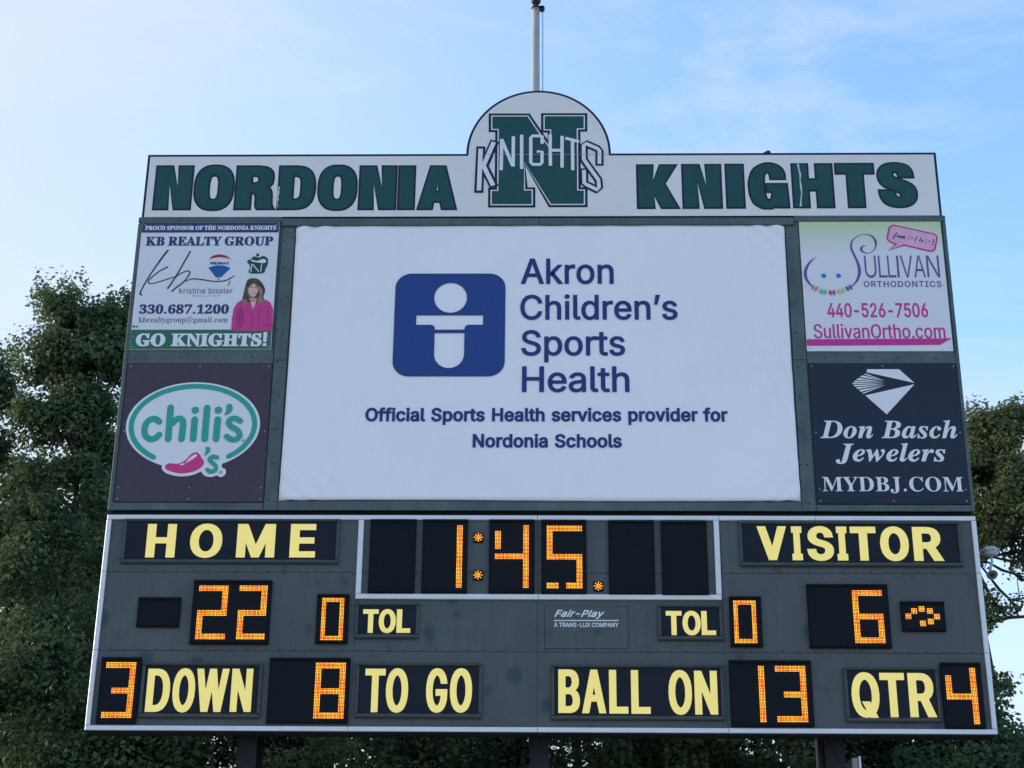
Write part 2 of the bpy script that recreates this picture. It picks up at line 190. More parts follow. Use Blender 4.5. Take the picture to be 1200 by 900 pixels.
 'K': (510, '16,0 16,17 45,22 63,32 72,50 75,81 75,379 72,406 63,424 45,434 17,439 17,455 242,455 242,439 205,432 194,425 187,415 184,400 183,379 183,234 321,373 342,398 349,418 334,434 291,439 291,455 486,455 486,439 477,439 436,430 392,404 345,361 271,285 463,46 487,25 501,20 519,17 519,0 281,0 281,17 306,18 322,21 331,27 334,34 329,47 316,66 199,214 183,198 183,81 186,50 195,32 213,22 242,17 242,0'),
 'L': (426, '15,0 15,17 45,22 62,32 72,50 75,81 75,379 71,407 62,425 44,434 16,439 16,455 250,455 250,439 226,437 208,434 196,427 188,416 183,401 182,379 182,83 185,47 191,37 200,31 234,28 278,31 315,40 345,56 370,80 391,112 409,154 427,154 402,0'),
 'M': (634, '14,0 14,17 43,22 61,32 72,50 75,79 75,382 74,402 71,416 64,426 53,432 15,439 15,455 185,455 317,142 449,455 617,455 617,439 590,433 573,423 563,405 560,378 560,85 561,61 565,43 571,31 582,23 596,19 617,17 617,0 396,0 396,17 433,25 443,32 450,44 453,61 455,83 455,399 288,0 270,0 105,389 105,80 109,48 120,30 139,20 169,17 169,0'),
 'N': (494, '403,-11 107,350 107,79 110,49 119,31 136,21 167,17 167,0 18,0 18,17 39,19 54,23 65,30 71,41 75,57 76,79 76,388 36,433 18,439 18,455 156,455 391,169 391,377 390,399 386,414 379,425 369,431 331,439 331,455 480,455 480,439 450,434 433,425 425,407 422,377 422,-11'),
 'O': (525, '261,-11 213,-6 169,7 129,29 94,58 66,93 45,134 32,179 28,228 32,276 45,321 66,362 95,397 130,426 170,448 216,462 265,466 313,462 357,448 397,427 431,399 459,364 481,323 494,277 498,228 494,179 481,134 459,93 430,58 395,29 355,7 310,-6|265,12 306,21 338,47 361,90 375,150 379,228 371,321 348,389 324,419 294,437 260,443 219,435 186,409 163,366 150,305 145,228 153,135 177,67 201,37 230,18'),
 'P': (418, '15,0 15,17 45,22 62,32 72,50 75,81 75,379 71,406 62,424 44,434 16,439 16,455 214,455 287,452 336,440 366,422 390,398 404,367 409,332 404,296 390,266 367,240 334,221 292,209 242,206 182,206 182,81 185,50 194,32 212,22 242,17 242,0|182,230 201,230 244,235 272,253 287,283 292,329 288,375 275,406 252,425 216,431 199,429 189,424 184,414 182,398'),
 'R': (473, '15,0 15,17 45,22 62,32 72,50 75,81 75,379 71,406 62,424 44,434 16,439 16,455 217,455 305,448 367,426 395,403 412,372 417,334 411,296 392,265 360,241 315,224 432,50 452,26 463,19 478,17 480,17 480,0 338,0 201,212 182,212 182,81 185,50 194,32 212,22 242,17 242,0|182,234 203,234 249,240 280,258 298,290 304,336 299,378 284,407 259,425 224,431 202,429 190,422 184,409 182,385'),
 'S': (390, '43,-11 43,158 62,158 83,94 111,50 149,24 197,15 231,20 257,36 273,60 279,89 273,117 255,140 225,160 163,191 112,221 77,253 56,289 50,332 54,370 67,403 88,429 115,449 148,462 185,466 229,461 282,448 291,446 300,445 313,450 320,466 339,466 339,319 322,319 310,354 293,385 272,410 248,429 222,441 194,445 163,440 140,426 125,406 120,380 124,356 137,336 159,319 189,303 253,273 290,253 317,233 337,211 350,188 357,162 359,133 354,93 339,58 314,29 281,8 240,-6 192,-10 158,-8 126,1 98,9 85,12 75,11 69,7 61,-11'),
 'T': (423, '92,0 92,17 123,21 142,31 152,50 156,81 156,433 149,433 102,426 65,403 41,367 29,318 11,318 11,455 410,455 410,317 394,317 381,368 357,404 319,426 269,433 263,433 263,81 267,49 276,30 296,21 328,17 328,0'),
 'U': (492, '248,-13 192,-8 147,6 114,29 91,61 78,103 73,155 73,379 70,406 61,424 43,434 15,439 15,455 240,455 240,439 202,432 192,425 185,415 181,379 181,140 186,88 203,51 232,29 275,22 317,28 350,44 373,71 388,110 392,159 392,378 389,406 379,423 360,433 328,439 328,455 474,455 474,439 448,432 433,421 425,404 422,378 422,181 418,118 403,69 380,32 346,7 302,-8'),
 'Y': (426, '101,0 101,17 131,22 148,32 157,50 161,81 161,179 46,387 29,414 14,429 1,435 -13,438 -13,455 207,455 207,438 195,438 179,436 167,432 158,425 156,416 164,392 248,226 333,366 345,389 349,408 343,424 326,435 298,438 295,438 295,455 439,455 439,438 423,434 409,424 383,392 268,203 268,81 271,50 280,32 298,22 328,17 328,0'),
 'a': (344, '255,-10 226,-5 208,10 200,35 168,11 133,-4 95,-9 64,-4 40,11 25,34 20,63 25,91 39,115 63,136 119,164 199,190 199,241 196,266 187,282 171,292 148,296 115,290 104,274 113,257 121,243 123,231 120,215 110,202 95,194 77,191 59,194 45,203 36,218 33,236 37,259 49,278 69,295 95,308 126,316 162,318 223,312 263,292 285,259 293,210 293,62 295,40 298,36 304,34 320,42 329,28 294,-1|151,34 174,41 187,50 199,63 199,169 154,151 127,123 118,84 122,56 133,39'),
 'b': (361, '43,-11 43,388 41,414 37,428 26,436 8,439 8,455 138,455 138,279 162,301 190,314 221,318 254,313 284,299 308,276 326,245 338,208 342,166 337,118 323,75 300,40 270,13 233,-4 192,-10 148,-1 105,28 53,-11|183,14 204,18 220,30 232,49 242,95 245,160 242,213 231,251 212,273 184,280 169,277 155,270 144,257 138,242 138,69 143,38 158,20'),
 'c': (293, '156,-10 119,-5 87,11 59,35 38,68 24,106 19,150 25,196 40,237 64,271 96,297 133,313 175,319 218,314 250,298 271,275 277,245 275,228 266,215 253,207 236,204 214,209 201,225 196,251 197,261 197,271 190,290 169,297 144,290 126,269 116,235 112,187 118,123 137,76 166,48 204,38 239,47 271,72 285,60 248,21 205,-2'),
 'e': (301, '154,-10 117,-5 85,10 58,35 37,69 24,109 19,157 24,201 38,240 59,273 87,298 120,313 157,318 193,314 224,301 249,280 274,234 283,173 283,166 117,166 123,112 138,73 164,50 199,42 237,53 270,86 285,73 248,27 205,-1|116,192 201,192 201,215 199,252 193,277 181,292 161,297 136,286 121,255 116,203'),
 'g': (327, '146,-140 89,-136 48,-122 22,-100 14,-75 20,-54 38,-38 69,-26 44,-10 29,9 24,30 28,54 42,74 67,92 102,110 58,135 31,169 22,212 27,242 40,268 60,289 88,305 120,315 157,318 196,315 233,304 317,304 317,268 268,268 286,237 291,203 288,176 276,151 258,131 234,116 205,106 172,103 157,103 142,104 126,102 112,94 104,84 101,71 111,55 141,49 175,49 223,47 259,40 285,29 303,13 312,-9 316,-37 311,-67 296,-92 272,-113 219,-133|157,124 178,130 190,146 197,173 199,211 197,249 190,276 178,292 157,297 137,292 124,276 117,249 114,211 117,173 124,146 137,130|161,-116 218,-111 252,-94 263,-66 260,-51 249,-41 231,-36 205,-34 97,-34 79,-52 73,-73 79,-89 95,-103 122,-113'),
 'i': (198, '101,362 81,366 65,376 54,393 50,412 54,432 65,449 81,460 101,463 120,460 137,449 147,432 151,412 147,393 136,376 120,366|18,0 18,16 35,19 45,26 51,37 52,56 52,252 51,272 47,285 37,291 20,293 21,310 148,310 148,56 150,38 154,26 164,19 180,16 180,0'),
 'k': (359, '17,0 17,16 35,19 45,26 51,38 52,56 52,398 51,417 47,429 38,436 20,439 21,455 148,455 148,169 227,248 240,264 244,278 235,290 209,293 206,293 206,310 345,310 345,293 308,284 275,260 222,209 346,34 360,21 376,16 376,0 211,0 211,16 217,16 234,20 239,32 232,49 163,147 148,134 148,56 149,38 154,26 164,19 180,16 180,0'),
 'l': (199, '18,0 18,16 35,19 45,26 51,37 52,56 52,398 51,417 47,429 38,436 20,439 20,455 148,455 148,56 150,38 154,26 164,19 180,16 180,0'),
 'm': (554, '18,0 18,16 35,19 45,26 51,37 52,56 52,253 51,271 46,284 36,291 19,294 19,310 146,310 146,265 173,294 204,312 237,318 277,312 305,293 320,261 348,293 381,312 418,318 455,312 482,292 498,258 504,212 504,56 505,38 510,26 520,19 536,16 536,0 377,0 377,16 393,19 403,26 408,38 410,56 410,217 408,241 404,258 394,268 377,271 349,263 324,237 324,56 326,38 331,26 340,19 356,16 356,0 199,0 199,16 215,19 225,26 230,38 232,56 232,217 230,241 226,258 216,268 199,271 170,262 146,235 146,56 148,38 152,27 162,19 177,16 177,0'),
 'o': (336, '169,-10 127,-5 90,11 60,37 38,70 24,110 19,154 24,199 38,239 60,272 90,297 127,313 168,318 209,313 245,298 275,273 298,240 312,200 317,154 312,108 298,69 275,36 245,11 210,-5|169,11 193,18 209,39 214,56 217,81 220,154 217,227 208,271 192,292 169,299 144,292 128,271 120,227 117,154 120,82 123,56 128,39 144,18'),
 'p': (371, '17,-139 17,-124 31,-122 40,-117 47,-110 50,-101 52,-64 52,243 51,269 46,283 37,291 19,295 19,310 143,310 143,263 166,294 195,313 230,319 264,314 293,298 317,274 335,241 346,203 350,160 346,113 334,72 316,38 291,12 261,-5 227,-10 196,-5 170,9 148,32 148,-58 152,-99 158,-110 167,-118 197,-123 197,-139|195,28 222,36 239,59 249,99 253,154 250,208 241,248 225,270 199,278 171,267 148,235 148,69 167,38'),
 'r': (287, '18,0 18,16 35,19 45,26 51,37 52,56 52,252 51,273 46,285 37,291 20,293 21,310 146,310 146,252 165,280 187,301 210,314 233,318 258,315 275,304 286,287 289,266 287,248 278,234 265,225 248,222 233,224 222,231 207,250 199,257 189,260 175,255 162,241 152,220 149,192 149,56 152,37 159,25 173,19 197,16 197,0'),
 't': (228, '124,-9 89,-4 66,10 53,36 48,71 48,279 20,279 20,300 88,369 112,398 129,424 144,424 144,310 208,310 208,279 144,279 144,82 146,64 149,51 157,43 168,40 189,49 206,75 222,66 198,24 165,-1'),
 'u': (375, '131,-10 91,-3 65,17 51,51 46,97 46,248 44,268 39,282 29,291 11,294 11,310 142,310 142,74 144,58 151,46 162,38 177,36 205,43 228,66 228,248 226,269 221,283 209,291 189,294 189,310 324,310 324,70 326,51 331,39 342,33 360,30 360,13 300,7 228,-10 228,40 209,19 186,3 160,-7'),
 'y': (300, '52,-140 29,-137 10,-125 -3,-107 -7,-84 -4,-67 5,-53 18,-43 36,-40 51,-42 64,-49 72,-61 75,-76 74,-81 74,-87 77,-96 86,-99 99,-92 114,-74 129,-44 140,-5 36,251 25,275 15,287 8,292 -3,293 -5,293 -5,310 162,310 162,293 136,289 130,284 128,275 130,267 133,257 185,119 230,241 236,260 238,274 236,284 229,289 203,293 203,310 300,310 300,293 287,290 277,281 259,242 162,-24 145,-65 129,-96 113,-117 95,-131 76,-138'),
},
'italic': {
 'B': (430, '-34,0 -34,15 -15,17 0,20 12,28 22,41 39,85 115,369 119,387 120,404 117,417 109,426 95,431 73,435 73,451 222,451 311,445 370,427 394,408 409,384 414,353 406,314 382,282 343,257 289,240 328,223 356,201 373,173 378,140 373,105 359,72 333,43 295,20 241,5 171,0|201,248 250,256 286,280 308,316 315,364 308,400 287,421 253,428 233,423 222,406 181,249 192,248|166,22 211,31 246,57 268,98 276,149 270,183 254,208 226,222 187,227 176,227 134,75 129,44 138,28'),
 'D': (484, '-34,0 -34,15 -15,17 0,20 12,28 22,41 39,85 115,369 120,401 118,416 109,426 95,431 73,435 73,451 253,451 317,445 370,430 411,404 441,367 458,321 464,263 459,210 442,159 415,112 378,71 349,48 320,30 287,16 250,7 207,2 155,0|169,21 212,26 250,43 283,70 312,105 335,146 352,194 362,245 366,298 360,356 340,397 307,422 262,430 243,428 231,422 223,410 217,394 133,78 130,62 128,49 131,36 137,27 150,22'),
 'J': (298, '32,-69 -11,-65 -41,-52 -60,-30 -66,0 -63,18 -53,33 -38,44 -19,47 -3,45 9,37 17,26 20,12 18,-1 13,-15 5,-32 9,-41 21,-44 38,-40 49,-29 59,-9 68,18 163,369 167,387 168,401 165,416 157,426 142,431 120,435 120,451 330,451 330,435 311,433 296,429 284,421 275,409 259,365 173,44 152,-8 123,-43 83,-63'),
 'a': (336, '53,-9 24,-3 1,14 -14,40 -19,73 -15,109 -5,147 11,184 32,220 57,251 84,276 126,301 165,310 189,305 205,290 214,265 225,303 297,303 241,108 232,74 228,56 231,44 238,40 259,52 285,87 300,78 265,30 231,1 197,-9 174,-4 160,10 155,34 157,52 162,75 137,38 111,12 84,-4|93,41 108,45 124,56 139,73 152,95 176,147 192,202 198,248 192,272 172,281 157,276 141,264 125,244 109,219 83,159 70,115 65,81 68,59 77,45'),
 'c': (277, '93,-9 50,-2 17,19 -3,53 -9,97 -3,146 16,195 47,240 88,277 133,301 179,310 211,305 235,291 251,272 257,249 254,230 245,216 231,207 214,203 198,206 186,213 179,224 176,238 177,248 182,258 189,275 185,285 173,289 156,284 139,270 123,249 107,223 94,192 84,161 77,129 75,99 78,71 88,51 103,38 123,34 150,41 177,62 204,96 222,83 183,32 140,1'),
 'e': (269, '87,-9 47,-2 16,19 -4,53 -11,98 -7,135 6,172 25,207 49,240 78,268 109,290 143,305 176,310 207,305 230,293 244,273 249,248 238,209 207,174 153,144 79,124 75,88 78,66 87,50 102,39 122,36 147,42 171,62 195,95 214,83 179,32 136,1|84,146 114,156 140,171 163,190 179,212 190,236 193,260 192,272 187,280 180,286 171,287 149,278 126,252 103,207'),
 'h': (357, '210,-9 185,-4 170,13 165,41 173,84 194,153 217,222 223,246 220,257 210,261 185,252 159,227 131,185 92,100 63,0 -19,0 82,374 88,399 90,411 88,422 83,428 73,431 58,433 48,433 48,451 110,457 187,470 115,197 151,247 184,282 217,303 253,310 281,304 297,287 303,259 298,223 282,170 250,75 247,65 246,57 248,47 257,43 276,57 306,98 320,89 284,34 247,2'),
 'l': (173, '40,-9 19,-6 3,3 -7,19 -10,40 -8,61 -2,85 77,371 87,414 80,428 58,433 52,433 52,450 183,470 79,86 75,69 73,54 75,44 83,41 104,53 131,89 144,79 118,39 93,12 68,-4'),
 'n': (357, '213,-9 188,-4 173,13 168,41 175,84 197,153 220,222 226,246 222,257 213,261 189,253 163,229 136,190 116,152 97,107 80,57 66,0 -14,0 42,211 50,240 52,254 45,268 24,273 18,273 17,289 151,310 116,193 153,245 187,281 220,303 256,310 284,304 301,287 306,259 301,226 285,170 248,57 251,47 260,43 269,46 279,55 304,90 319,80 291,41 266,13 240,-4'),
 'o': (316, '96,-9 54,-2 20,20 -3,54 -10,98 -6,135 6,172 24,208 48,241 76,269 107,291 141,305 175,310 221,302 256,281 278,247 285,203 281,167 270,130 252,94 228,61 200,33 168,10 133,-5|103,13 119,18 134,30 148,50 162,74 184,132 200,191 206,240 202,267 191,283 172,288 157,284 141,272 127,253 113,229 90,172 75,111 69,58 73,33 84,18'),
 'r': (261, '-14,0 42,211 50,240 52,254 45,268 24,273 18,273 17,289 151,310 114,189 144,243 171,280 197,302 210,308 222,310 243,305 255,290 259,265 257,245 249,230 236,221 220,218 202,223 186,238 180,241 157,225 127,175 95,97 66,0'),
 's': (253, '91,-9 63,-6 28,5 15,7 3,4 -7,-7 -24,-4 -7,109 13,105 19,65 33,37 54,20 81,14 103,18 115,31 120,52 114,77 95,106 69,138 51,163 39,185 31,207 28,228 35,260 53,286 82,303 116,309 145,306 179,298 186,296 192,295 204,298 212,307 230,307 215,205 197,207 184,252 163,279 134,288 119,286 107,278 99,268 97,255 104,231 124,202 146,176 165,149 183,116 188,99 190,82 187,58 177,36 162,17 142,3 118,-6'),
 'w': (420, '48,-10 48,25 45,154 38,228 25,263 5,274 -1,273 -2,291 97,310 113,265 124,132 229,310 246,310 267,87 303,130 327,167 341,196 346,214 342,227 330,240 318,255 314,271 317,287 325,300 337,308 353,311 370,308 383,298 391,283 394,264 377,205 328,125 245,25 216,-9 197,-10 179,179 68,-9'),
},
'script': {
 'f': (358, '215,62 193,36 172,18 153,6 135,-2 100,-7 91,-6 -11,-183 -94,-192 32,25 26,34 24,45 26,57 35,67 46,74 57,76 60,76 112,159 88,135 61,113 50,127 84,156 108,181 138,216 178,273 221,333 259,375 294,400 329,408 357,403 373,390 379,367 373,336 355,303 326,268 289,233 243,199 190,167 103,15 108,15 128,18 149,27 173,45 200,75|190,190 254,233 300,279 327,324 336,366 334,376 330,382 318,386 297,373 267,335 230,273'),
 'm': (538, '-1,-5 45,62 78,109 97,139 103,153 102,157 99,158 85,147 51,113 38,127 97,183 122,200 147,206 163,201 172,186 175,163 171,132 214,173 251,198 281,207 296,204 307,195 314,181 317,162 313,132 356,173 394,198 426,207 445,203 461,193 472,177 475,153 472,127 460,101 428,56 416,40 412,28 413,22 416,21 439,34 486,75 500,62 464,29 440,11 419,0 398,-4 379,0 363,11 353,29 349,52 354,79 368,105 396,141 415,167 422,181 418,185 393,174 359,141 313,84 253,0 152,-5 214,85 246,135 260,160 264,172 263,177 259,179 225,159 172,99 99,0'),
 'o': (300, '91,-5 62,0 38,14 23,37 17,64 21,88 33,113 51,137 74,160 100,179 129,194 159,204 188,207 217,203 239,191 252,172 257,146 254,123 245,101 231,80 210,56 233,66 258,83 271,69 248,50 224,37 200,29 177,27 134,3|106,17 122,21 140,33 138,43 140,52 148,61 161,68 175,72 208,122 218,165 214,180 202,185 188,180 169,163 144,134 121,97 102,61 95,34 98,21'),
 'r': (275, '237,62 196,24 172,6 154,-2 136,-4 108,-1 86,10 71,26 66,46 69,64 77,84 89,106 105,127 125,147 148,165 120,163 101,163 77,138 50,113 36,127 60,148 81,168 89,201 95,216 106,222 115,220 116,210 116,206 116,201 122,193 143,189 178,184 192,179 204,173 212,163 214,150 208,131 191,103 171,75 156,54 147,40 144,30 147,23 154,21 177,33 225,76'),
 't': (297, '36,127 77,167 109,205 140,252 215,377 300,380 251,295 296,295 289,273 236,273 188,193 146,117 113,55 103,28 105,22 111,20 123,23 140,33 190,75 203,62 173,34 144,13 116,0 87,-4 66,-1 51,9 41,25 38,44 45,74 57,101 83,148 47,113'),
},
'plain': {
 '@': (604, '291,-60 217,-52 155,-30 105,6 69,55 46,116 39,188 44,248 58,304 82,354 115,397 156,431 204,458 261,474 324,480 390,472 448,451 497,416 534,368 557,309 565,240 563,209 558,179 549,151 536,126 519,104 500,88 476,77 449,73 421,78 400,91 386,110 378,132 375,132 360,109 339,90 313,77 280,73 235,82 201,107 180,147 173,198 178,240 191,276 212,307 240,330 275,344 316,349 374,344 418,333 412,197 411,180 411,173 414,144 423,126 437,118 453,115 472,119 488,132 501,152 510,178 516,208 518,240 512,298 493,346 463,384 423,412 377,429 324,435 253,427 194,404 148,366 115,317 94,257 87,190 93,129 111,78 140,38 180,8 230,-10 291,-15 331,-13 369,-6 435,13 435,-32 405,-43 370,-52 333,-58|289,115 321,122 343,143 356,175 362,216 366,300 344,305 316,307 287,303 263,291 246,272 234,249 228,224 226,197 230,160 243,134 263,120'),
},
}

# ------------------------------------------------------------------ helpers
def at(u, v, y=0.0):
    """a point measured on the photograph (1200x900) carried onto the upright plane at depth y"""
    d = FWD + RT * ((u - 600.0) / F_PX) + UP * ((450.0 - v) / F_PX)
    p = CAM + d * ((y - CAM.y) / d.y)
    return (p.x, p.z)

def wpos(o):
    return Vector(o['_w']) if '_w' in o else Vector((0, 0, 0))

WP = {}
def register(o, w):
    WP[o.name] = Vector(w)
    return o

def tag(o, label=None, cat=None, group=None, kind=None):
    if label: o['label'] = label
    if cat: o['category'] = cat
    if group: o['group'] = group
    if kind: o['kind'] = kind
    return o

def thing(name, label, cat, loc, group=None):
    o = bpy.data.objects.new(name, None)
    COL.objects.link(o)
    o.location = loc
    o.empty_display_size = 0.2
    tag(o, label, cat, group)
    return register(o, loc)

def winding(x, y, poly):
    w = 0; n = len(poly)
    for i in range(n):
        x1, y1 = poly[i]; x2, y2 = poly[(i + 1) % n]
        if y1 <= y < y2:
            if (x2 - x1) * (y - y1) - (x - x1) * (y2 - y1) > 0: w += 1
        elif y2 <= y < y1:
            if (x2 - x1) * (y - y1) - (x - x1) * (y2 - y1) < 0: w -= 1
    return w

class MB:
    """collects shapes in world metres; build() links them as ONE mesh object"""
    def __init__(s):
        s.v, s.f, s.m, s.col = [], [], [], {}
    def add(s, vs, fs, mi=0, flip=False):
        n = len(s.v)
        s.v += [tuple(p) for p in vs]
        for f in fs:
            s.f.append(tuple(n + i for i in f))
            s.m.append(mi)
        return s
    def box(s, x0, x1, y0, y1, z0, z1, mi=0, bev=0.0):
        if bev <= 0:
            vs = [(x0, y0, z0), (x1, y0, z0), (x1, y1, z0), (x0, y1, z0), (x0, y0, z1), (x1, y0, z1), (x1, y1, z1), (x0, y1, z1)]
            fs = [(0, 1, 5, 4), (1, 2, 6, 5), (2, 3, 7, 6), (3, 0, 4, 7), (4, 5, 6, 7), (3, 2, 1, 0)]
            return s.add(vs, fs, mi)
        b = bev                                   # chamfer round the front face only
        vs = [(x0, y1, z0), (x1, y1, z0), (x1, y1, z1), (x0, y1, z1),
              (x0, y0 + b, z0), (x1, y0 + b, z0), (x1, y0 + b, z1), (x0, y0 + b, z1),
              (x0 + b, y0, z0 + b), (x1 - b, y0, z0 + b), (x1 - b, y0, z1 - b), (x0 + b, y0, z1 - b)]
        fs = [(8, 9, 10, 11), (4, 5, 9, 8), (5, 6, 10, 9), (6, 7, 11, 10), (7, 4, 8, 11),
              (0, 1, 5, 4), (1, 2, 6, 5), (2, 3, 7, 6), (3, 0, 4, 7), (3, 2, 1, 0)]
        return s.add(vs, fs, mi)
    def tube(s, pts, rads, n=8, cap=True, mi=0):
        pts = [Vector(p) for p in pts]
        base = len(s.v)
        prev = None
        for i, p in enumerate(pts):
            t = (pts[min(i + 1, len(pts) - 1)] - pts[max(i - 1, 0)])
            t = t.normalized() if t.length > 1e-9 else Vector((0, 0, 1))
            a = Vector((1, 0, 0)) if prev is None else prev
            if abs(a.dot(t)) > 0.95: a = Vector((0, 1, 0))
            a = (a - t * a.dot(t)).normalized()
            prev = a
            b = t.cross(a)
            for k in range(n):
                an = 2 * math.pi * k / n
                s.v.append(tuple(p + (a * math.cos(an) + b * math.sin(an)) * rads[i]))
        for i in range(len(pts) - 1):
            for k in range(n):
                k2 = (k + 1) % n
                s.f.append((base + i * n + k, base + i * n + k2, base + (i + 1) * n + k2, base + (i + 1) * n + k)); s.m.append(mi)
        if cap:
            s.f.append(tuple(base + k for k in range(n))[::-1]); s.m.append(mi)
            e = base + (len(pts) - 1) * n
            s.f.append(tuple(e + k for k in range(n))); s.m.append(mi)
        return s
    def lathe(s, c, axis, prof, n=16, mi=0):
        """prof: (distance along axis, radius)"""
        axis = Vector(axis).normalized(); c = Vector(c)
        return s.tube([c + axis * d for d, r in prof], [max(r, 1e-4) for d, r in prof], n, True, mi)
    def poly(s, outer, holes, y, mi=0):
        pts, edges, loops = [], [], []
        for l in [outer] + list(holes):
            q = [l[0]]
            for p in l[1:]:
                if math.dist(p, q[-1]) > 2e-5: q.append(p)
            if math.dist(q[0], q[-1]) < 2e-5: q.pop()
            n0 = len(pts)
            pts += [Vector((p[0], p[1])) for p in q]
            edges += [(n0 + i, n0 + (i + 1) % len(q)) for i in range(len(q))]
            loops.append(q)
        vo, _e, fo, *_r = delaunay_2d_cdt(pts, edges, [], 0, 1e-6)
        base = len(s.v)
        s.v += [(p.x, y, p.y) for p in vo]
        for t in fo:
            a, b, c = (vo[i] for i in t)
            cr = (b.x - a.x) * (c.y - a.y) - (b.y - a.y) * (c.x - a.x)
            if abs(cr) < 1e-13: continue
            cx, cy = (a.x + b.x + c.x) / 3, (a.y + b.y + c.y) / 3
            w = (winding(cx, cy, loops[0]) != 0) + sum((1 if isinstance(h, Extra) else -1) * (winding(cx, cy, l) != 0) for l, h in zip(loops[1:], holes))
            if w <= 0: continue
            t = tuple(base + i for i in t)
            s.f.append(t if cr > 0 else t[::-1]); s.m.append(mi)   # faces the viewer (-Y)
        return s
    def build(s, name, mats, parent=None, smooth=False, label=None):
        me = bpy.data.meshes.new(name)
        w = WP.get(parent.name, Vector((0, 0, 0))) if parent else Vector((0, 0, 0))
        me.from_pydata([(p[0] - w.x, p[1] - w.y, p[2] - w.z) for p in s.v], [], s.f)
        mats = mats if isinstance(mats, (list, tuple)) else [mats]
        for m in mats: me.materials.append(m)
        if len(mats) > 1: me.polygons.foreach_set('material_index', s.m)
        if smooth: me.polygons.foreach_set('use_smooth', [True] * len(me.polygons))
        for nm, vals in s.col.items():
            a = me.color_attributes.new(nm, 'FLOAT_COLOR', 'POINT')
            a.data.foreach_set('color', np.asarray(vals, dtype=np.float32).ravel())
        me.update()
        o = bpy.data.objects.new(name, me)
        COL.objects.link(o)
        if parent: o.parent = parent
        register(o, w)
        if label: o['label'] = label
        return o

# --- outlines
def area2(p):
    return sum(p[i][0] * p[(i + 1) % len(p)][1] - p[(i + 1) % len(p)][0] * p[i][1] for i in range(len(p)))

def inside(pt, poly):
    x, y = pt; c = False; n = len(poly)
    for i in range(n):
        x1, y1 = poly[i]; x2, y2 = poly[(i + 1) % n]
        if (y1 > y) != (y2 > y) and x < (x2 - x1) * (y - y1) / (y2 - y1) + x1: c = not c
    return c

def offset_loop(p, dx, dy):
    """grow (or shrink) a closed counter-clockwise outline by dx sideways and dy up and down"""
    if abs(dx) < 1e-9: return list(p)
    q = [(a / abs(dx), b / abs(dy)) for a, b in p]
    d = 1.0 if dx > 0 else -1.0
    n = len(q); out = []
    for i in range(n):
        a, b, c = q[i - 1], q[i], q[(i + 1) % n]
        e1 = (b[0] - a[0], b[1] - a[1]); e2 = (c[0] - b[0], c[1] - b[1])
        l1 = math.hypot(*e1) or 1e-9; l2 = math.hypot(*e2) or 1e-9
        n1 = (e1[1] / l1, -e1[0] / l1); n2 = (e2[1] / l2, -e2[0] / l2)
        m = (n1[0] + n2[0], n1[1] + n2[1]); k = 1 + n1[0] * n2[0] + n1[1] * n2[1]
        k = max(k, 0.45)
        out.append(((b[0] + d * m[0] / k) * abs(dx), (b[1] + d * m[1] / k) * abs(dy)))
    return out

def crossing(p, q):
    """do two closed outlines cut one another"""
    def side(a, b, c): return (b[0] - a[0]) * (c[1] - a[1]) - (b[1] - a[1]) * (c[0] - a[0])
    for i in range(len(p)):
        a, b = p[i - 1], p[i]
        for j in range(len(q)):
            c, d = q[j - 1], q[j]
            if side(a, b, c) * side(a, b, d) < 0 and side(c, d, a) * side(c, d, b) < 0: return True
    return False

class Extra(list):
    """a second outline of the same letter that overlaps the first (joined to it, not cut out)"""

def group_loops(loops):
    """(outer, [holes and extra outlines]) per letter piece; a hole runs the other way round than its outer outline"""
    big = max(loops, key=lambda l: abs(area2(l)))
    if area2(big) < 0: loops = [l[::-1] for l in loops]
    outs = [l for l in loops if area2(l) > 0]; hol = [l for l in loops if area2(l) < 0]
    outs.sort(key=area2, reverse=True)
    res = []
    for l in outs:
        for o, hs in res:
            if any(inside(p, o) for p in l) or any(inside(p, l) for p in o) or crossing(l, o):
                hs.append(Extra(l)); break
        else: res.append((l, []))
    for h in hol:
        for o, hs in res:
            if inside(h[0], o): hs.append(h); break
    return res

def thicken(pairs, dx, dy=None):
    dy = dx if dy is None else dy
    out = []
    for o, hs in pairs:
        o = o if area2(o) > 0 else o[::-1]
        hh = []
        for h in hs:
            p = h if area2(h) > 0 else h[::-1]
            if isinstance(h, Extra): hh.append(Extra(offset_loop(p, dx, dy))); continue
            h2 = offset_loop(p, -dx, -dy)
            if area2(h2) > 0 and area2(h2) < (1.5 if dx > 0 else 9) * area2(p): hh.append(h2)
        out.append((offset_loop(o, dx, dy), hh))
    return out

def scale_pairs(pairs, fx, fz):
    return [([(fx(x), fz(y)) for x, y in o], [type(h)([(fx(x), fz(y)) for x, y in h]) for h in hs]) for o, hs in pairs]

_gc = {}
def glyph(font, ch):
    k = (font, ch)
    if k not in _gc:
        src = GLYPHS[font].get(ch) or GLYPHS['sans'].get(ch) or GLYPHS['plain'].get(ch)
        adv, s = src
        loops = [[tuple(int(t) for t in p.split(',')) for p in c.split(' ')] for c in s.split('|')]
        _gc[k] = (adv, group_loops(loops))
    return _gc[k]

CAPH = {'sans': None, 'serif': None, 'italic': None, 'script': None}
def cap_height(font, ref):
    ps = glyph(font, ref)[1]
    return max(y for o, _ in ps for x, y in o)

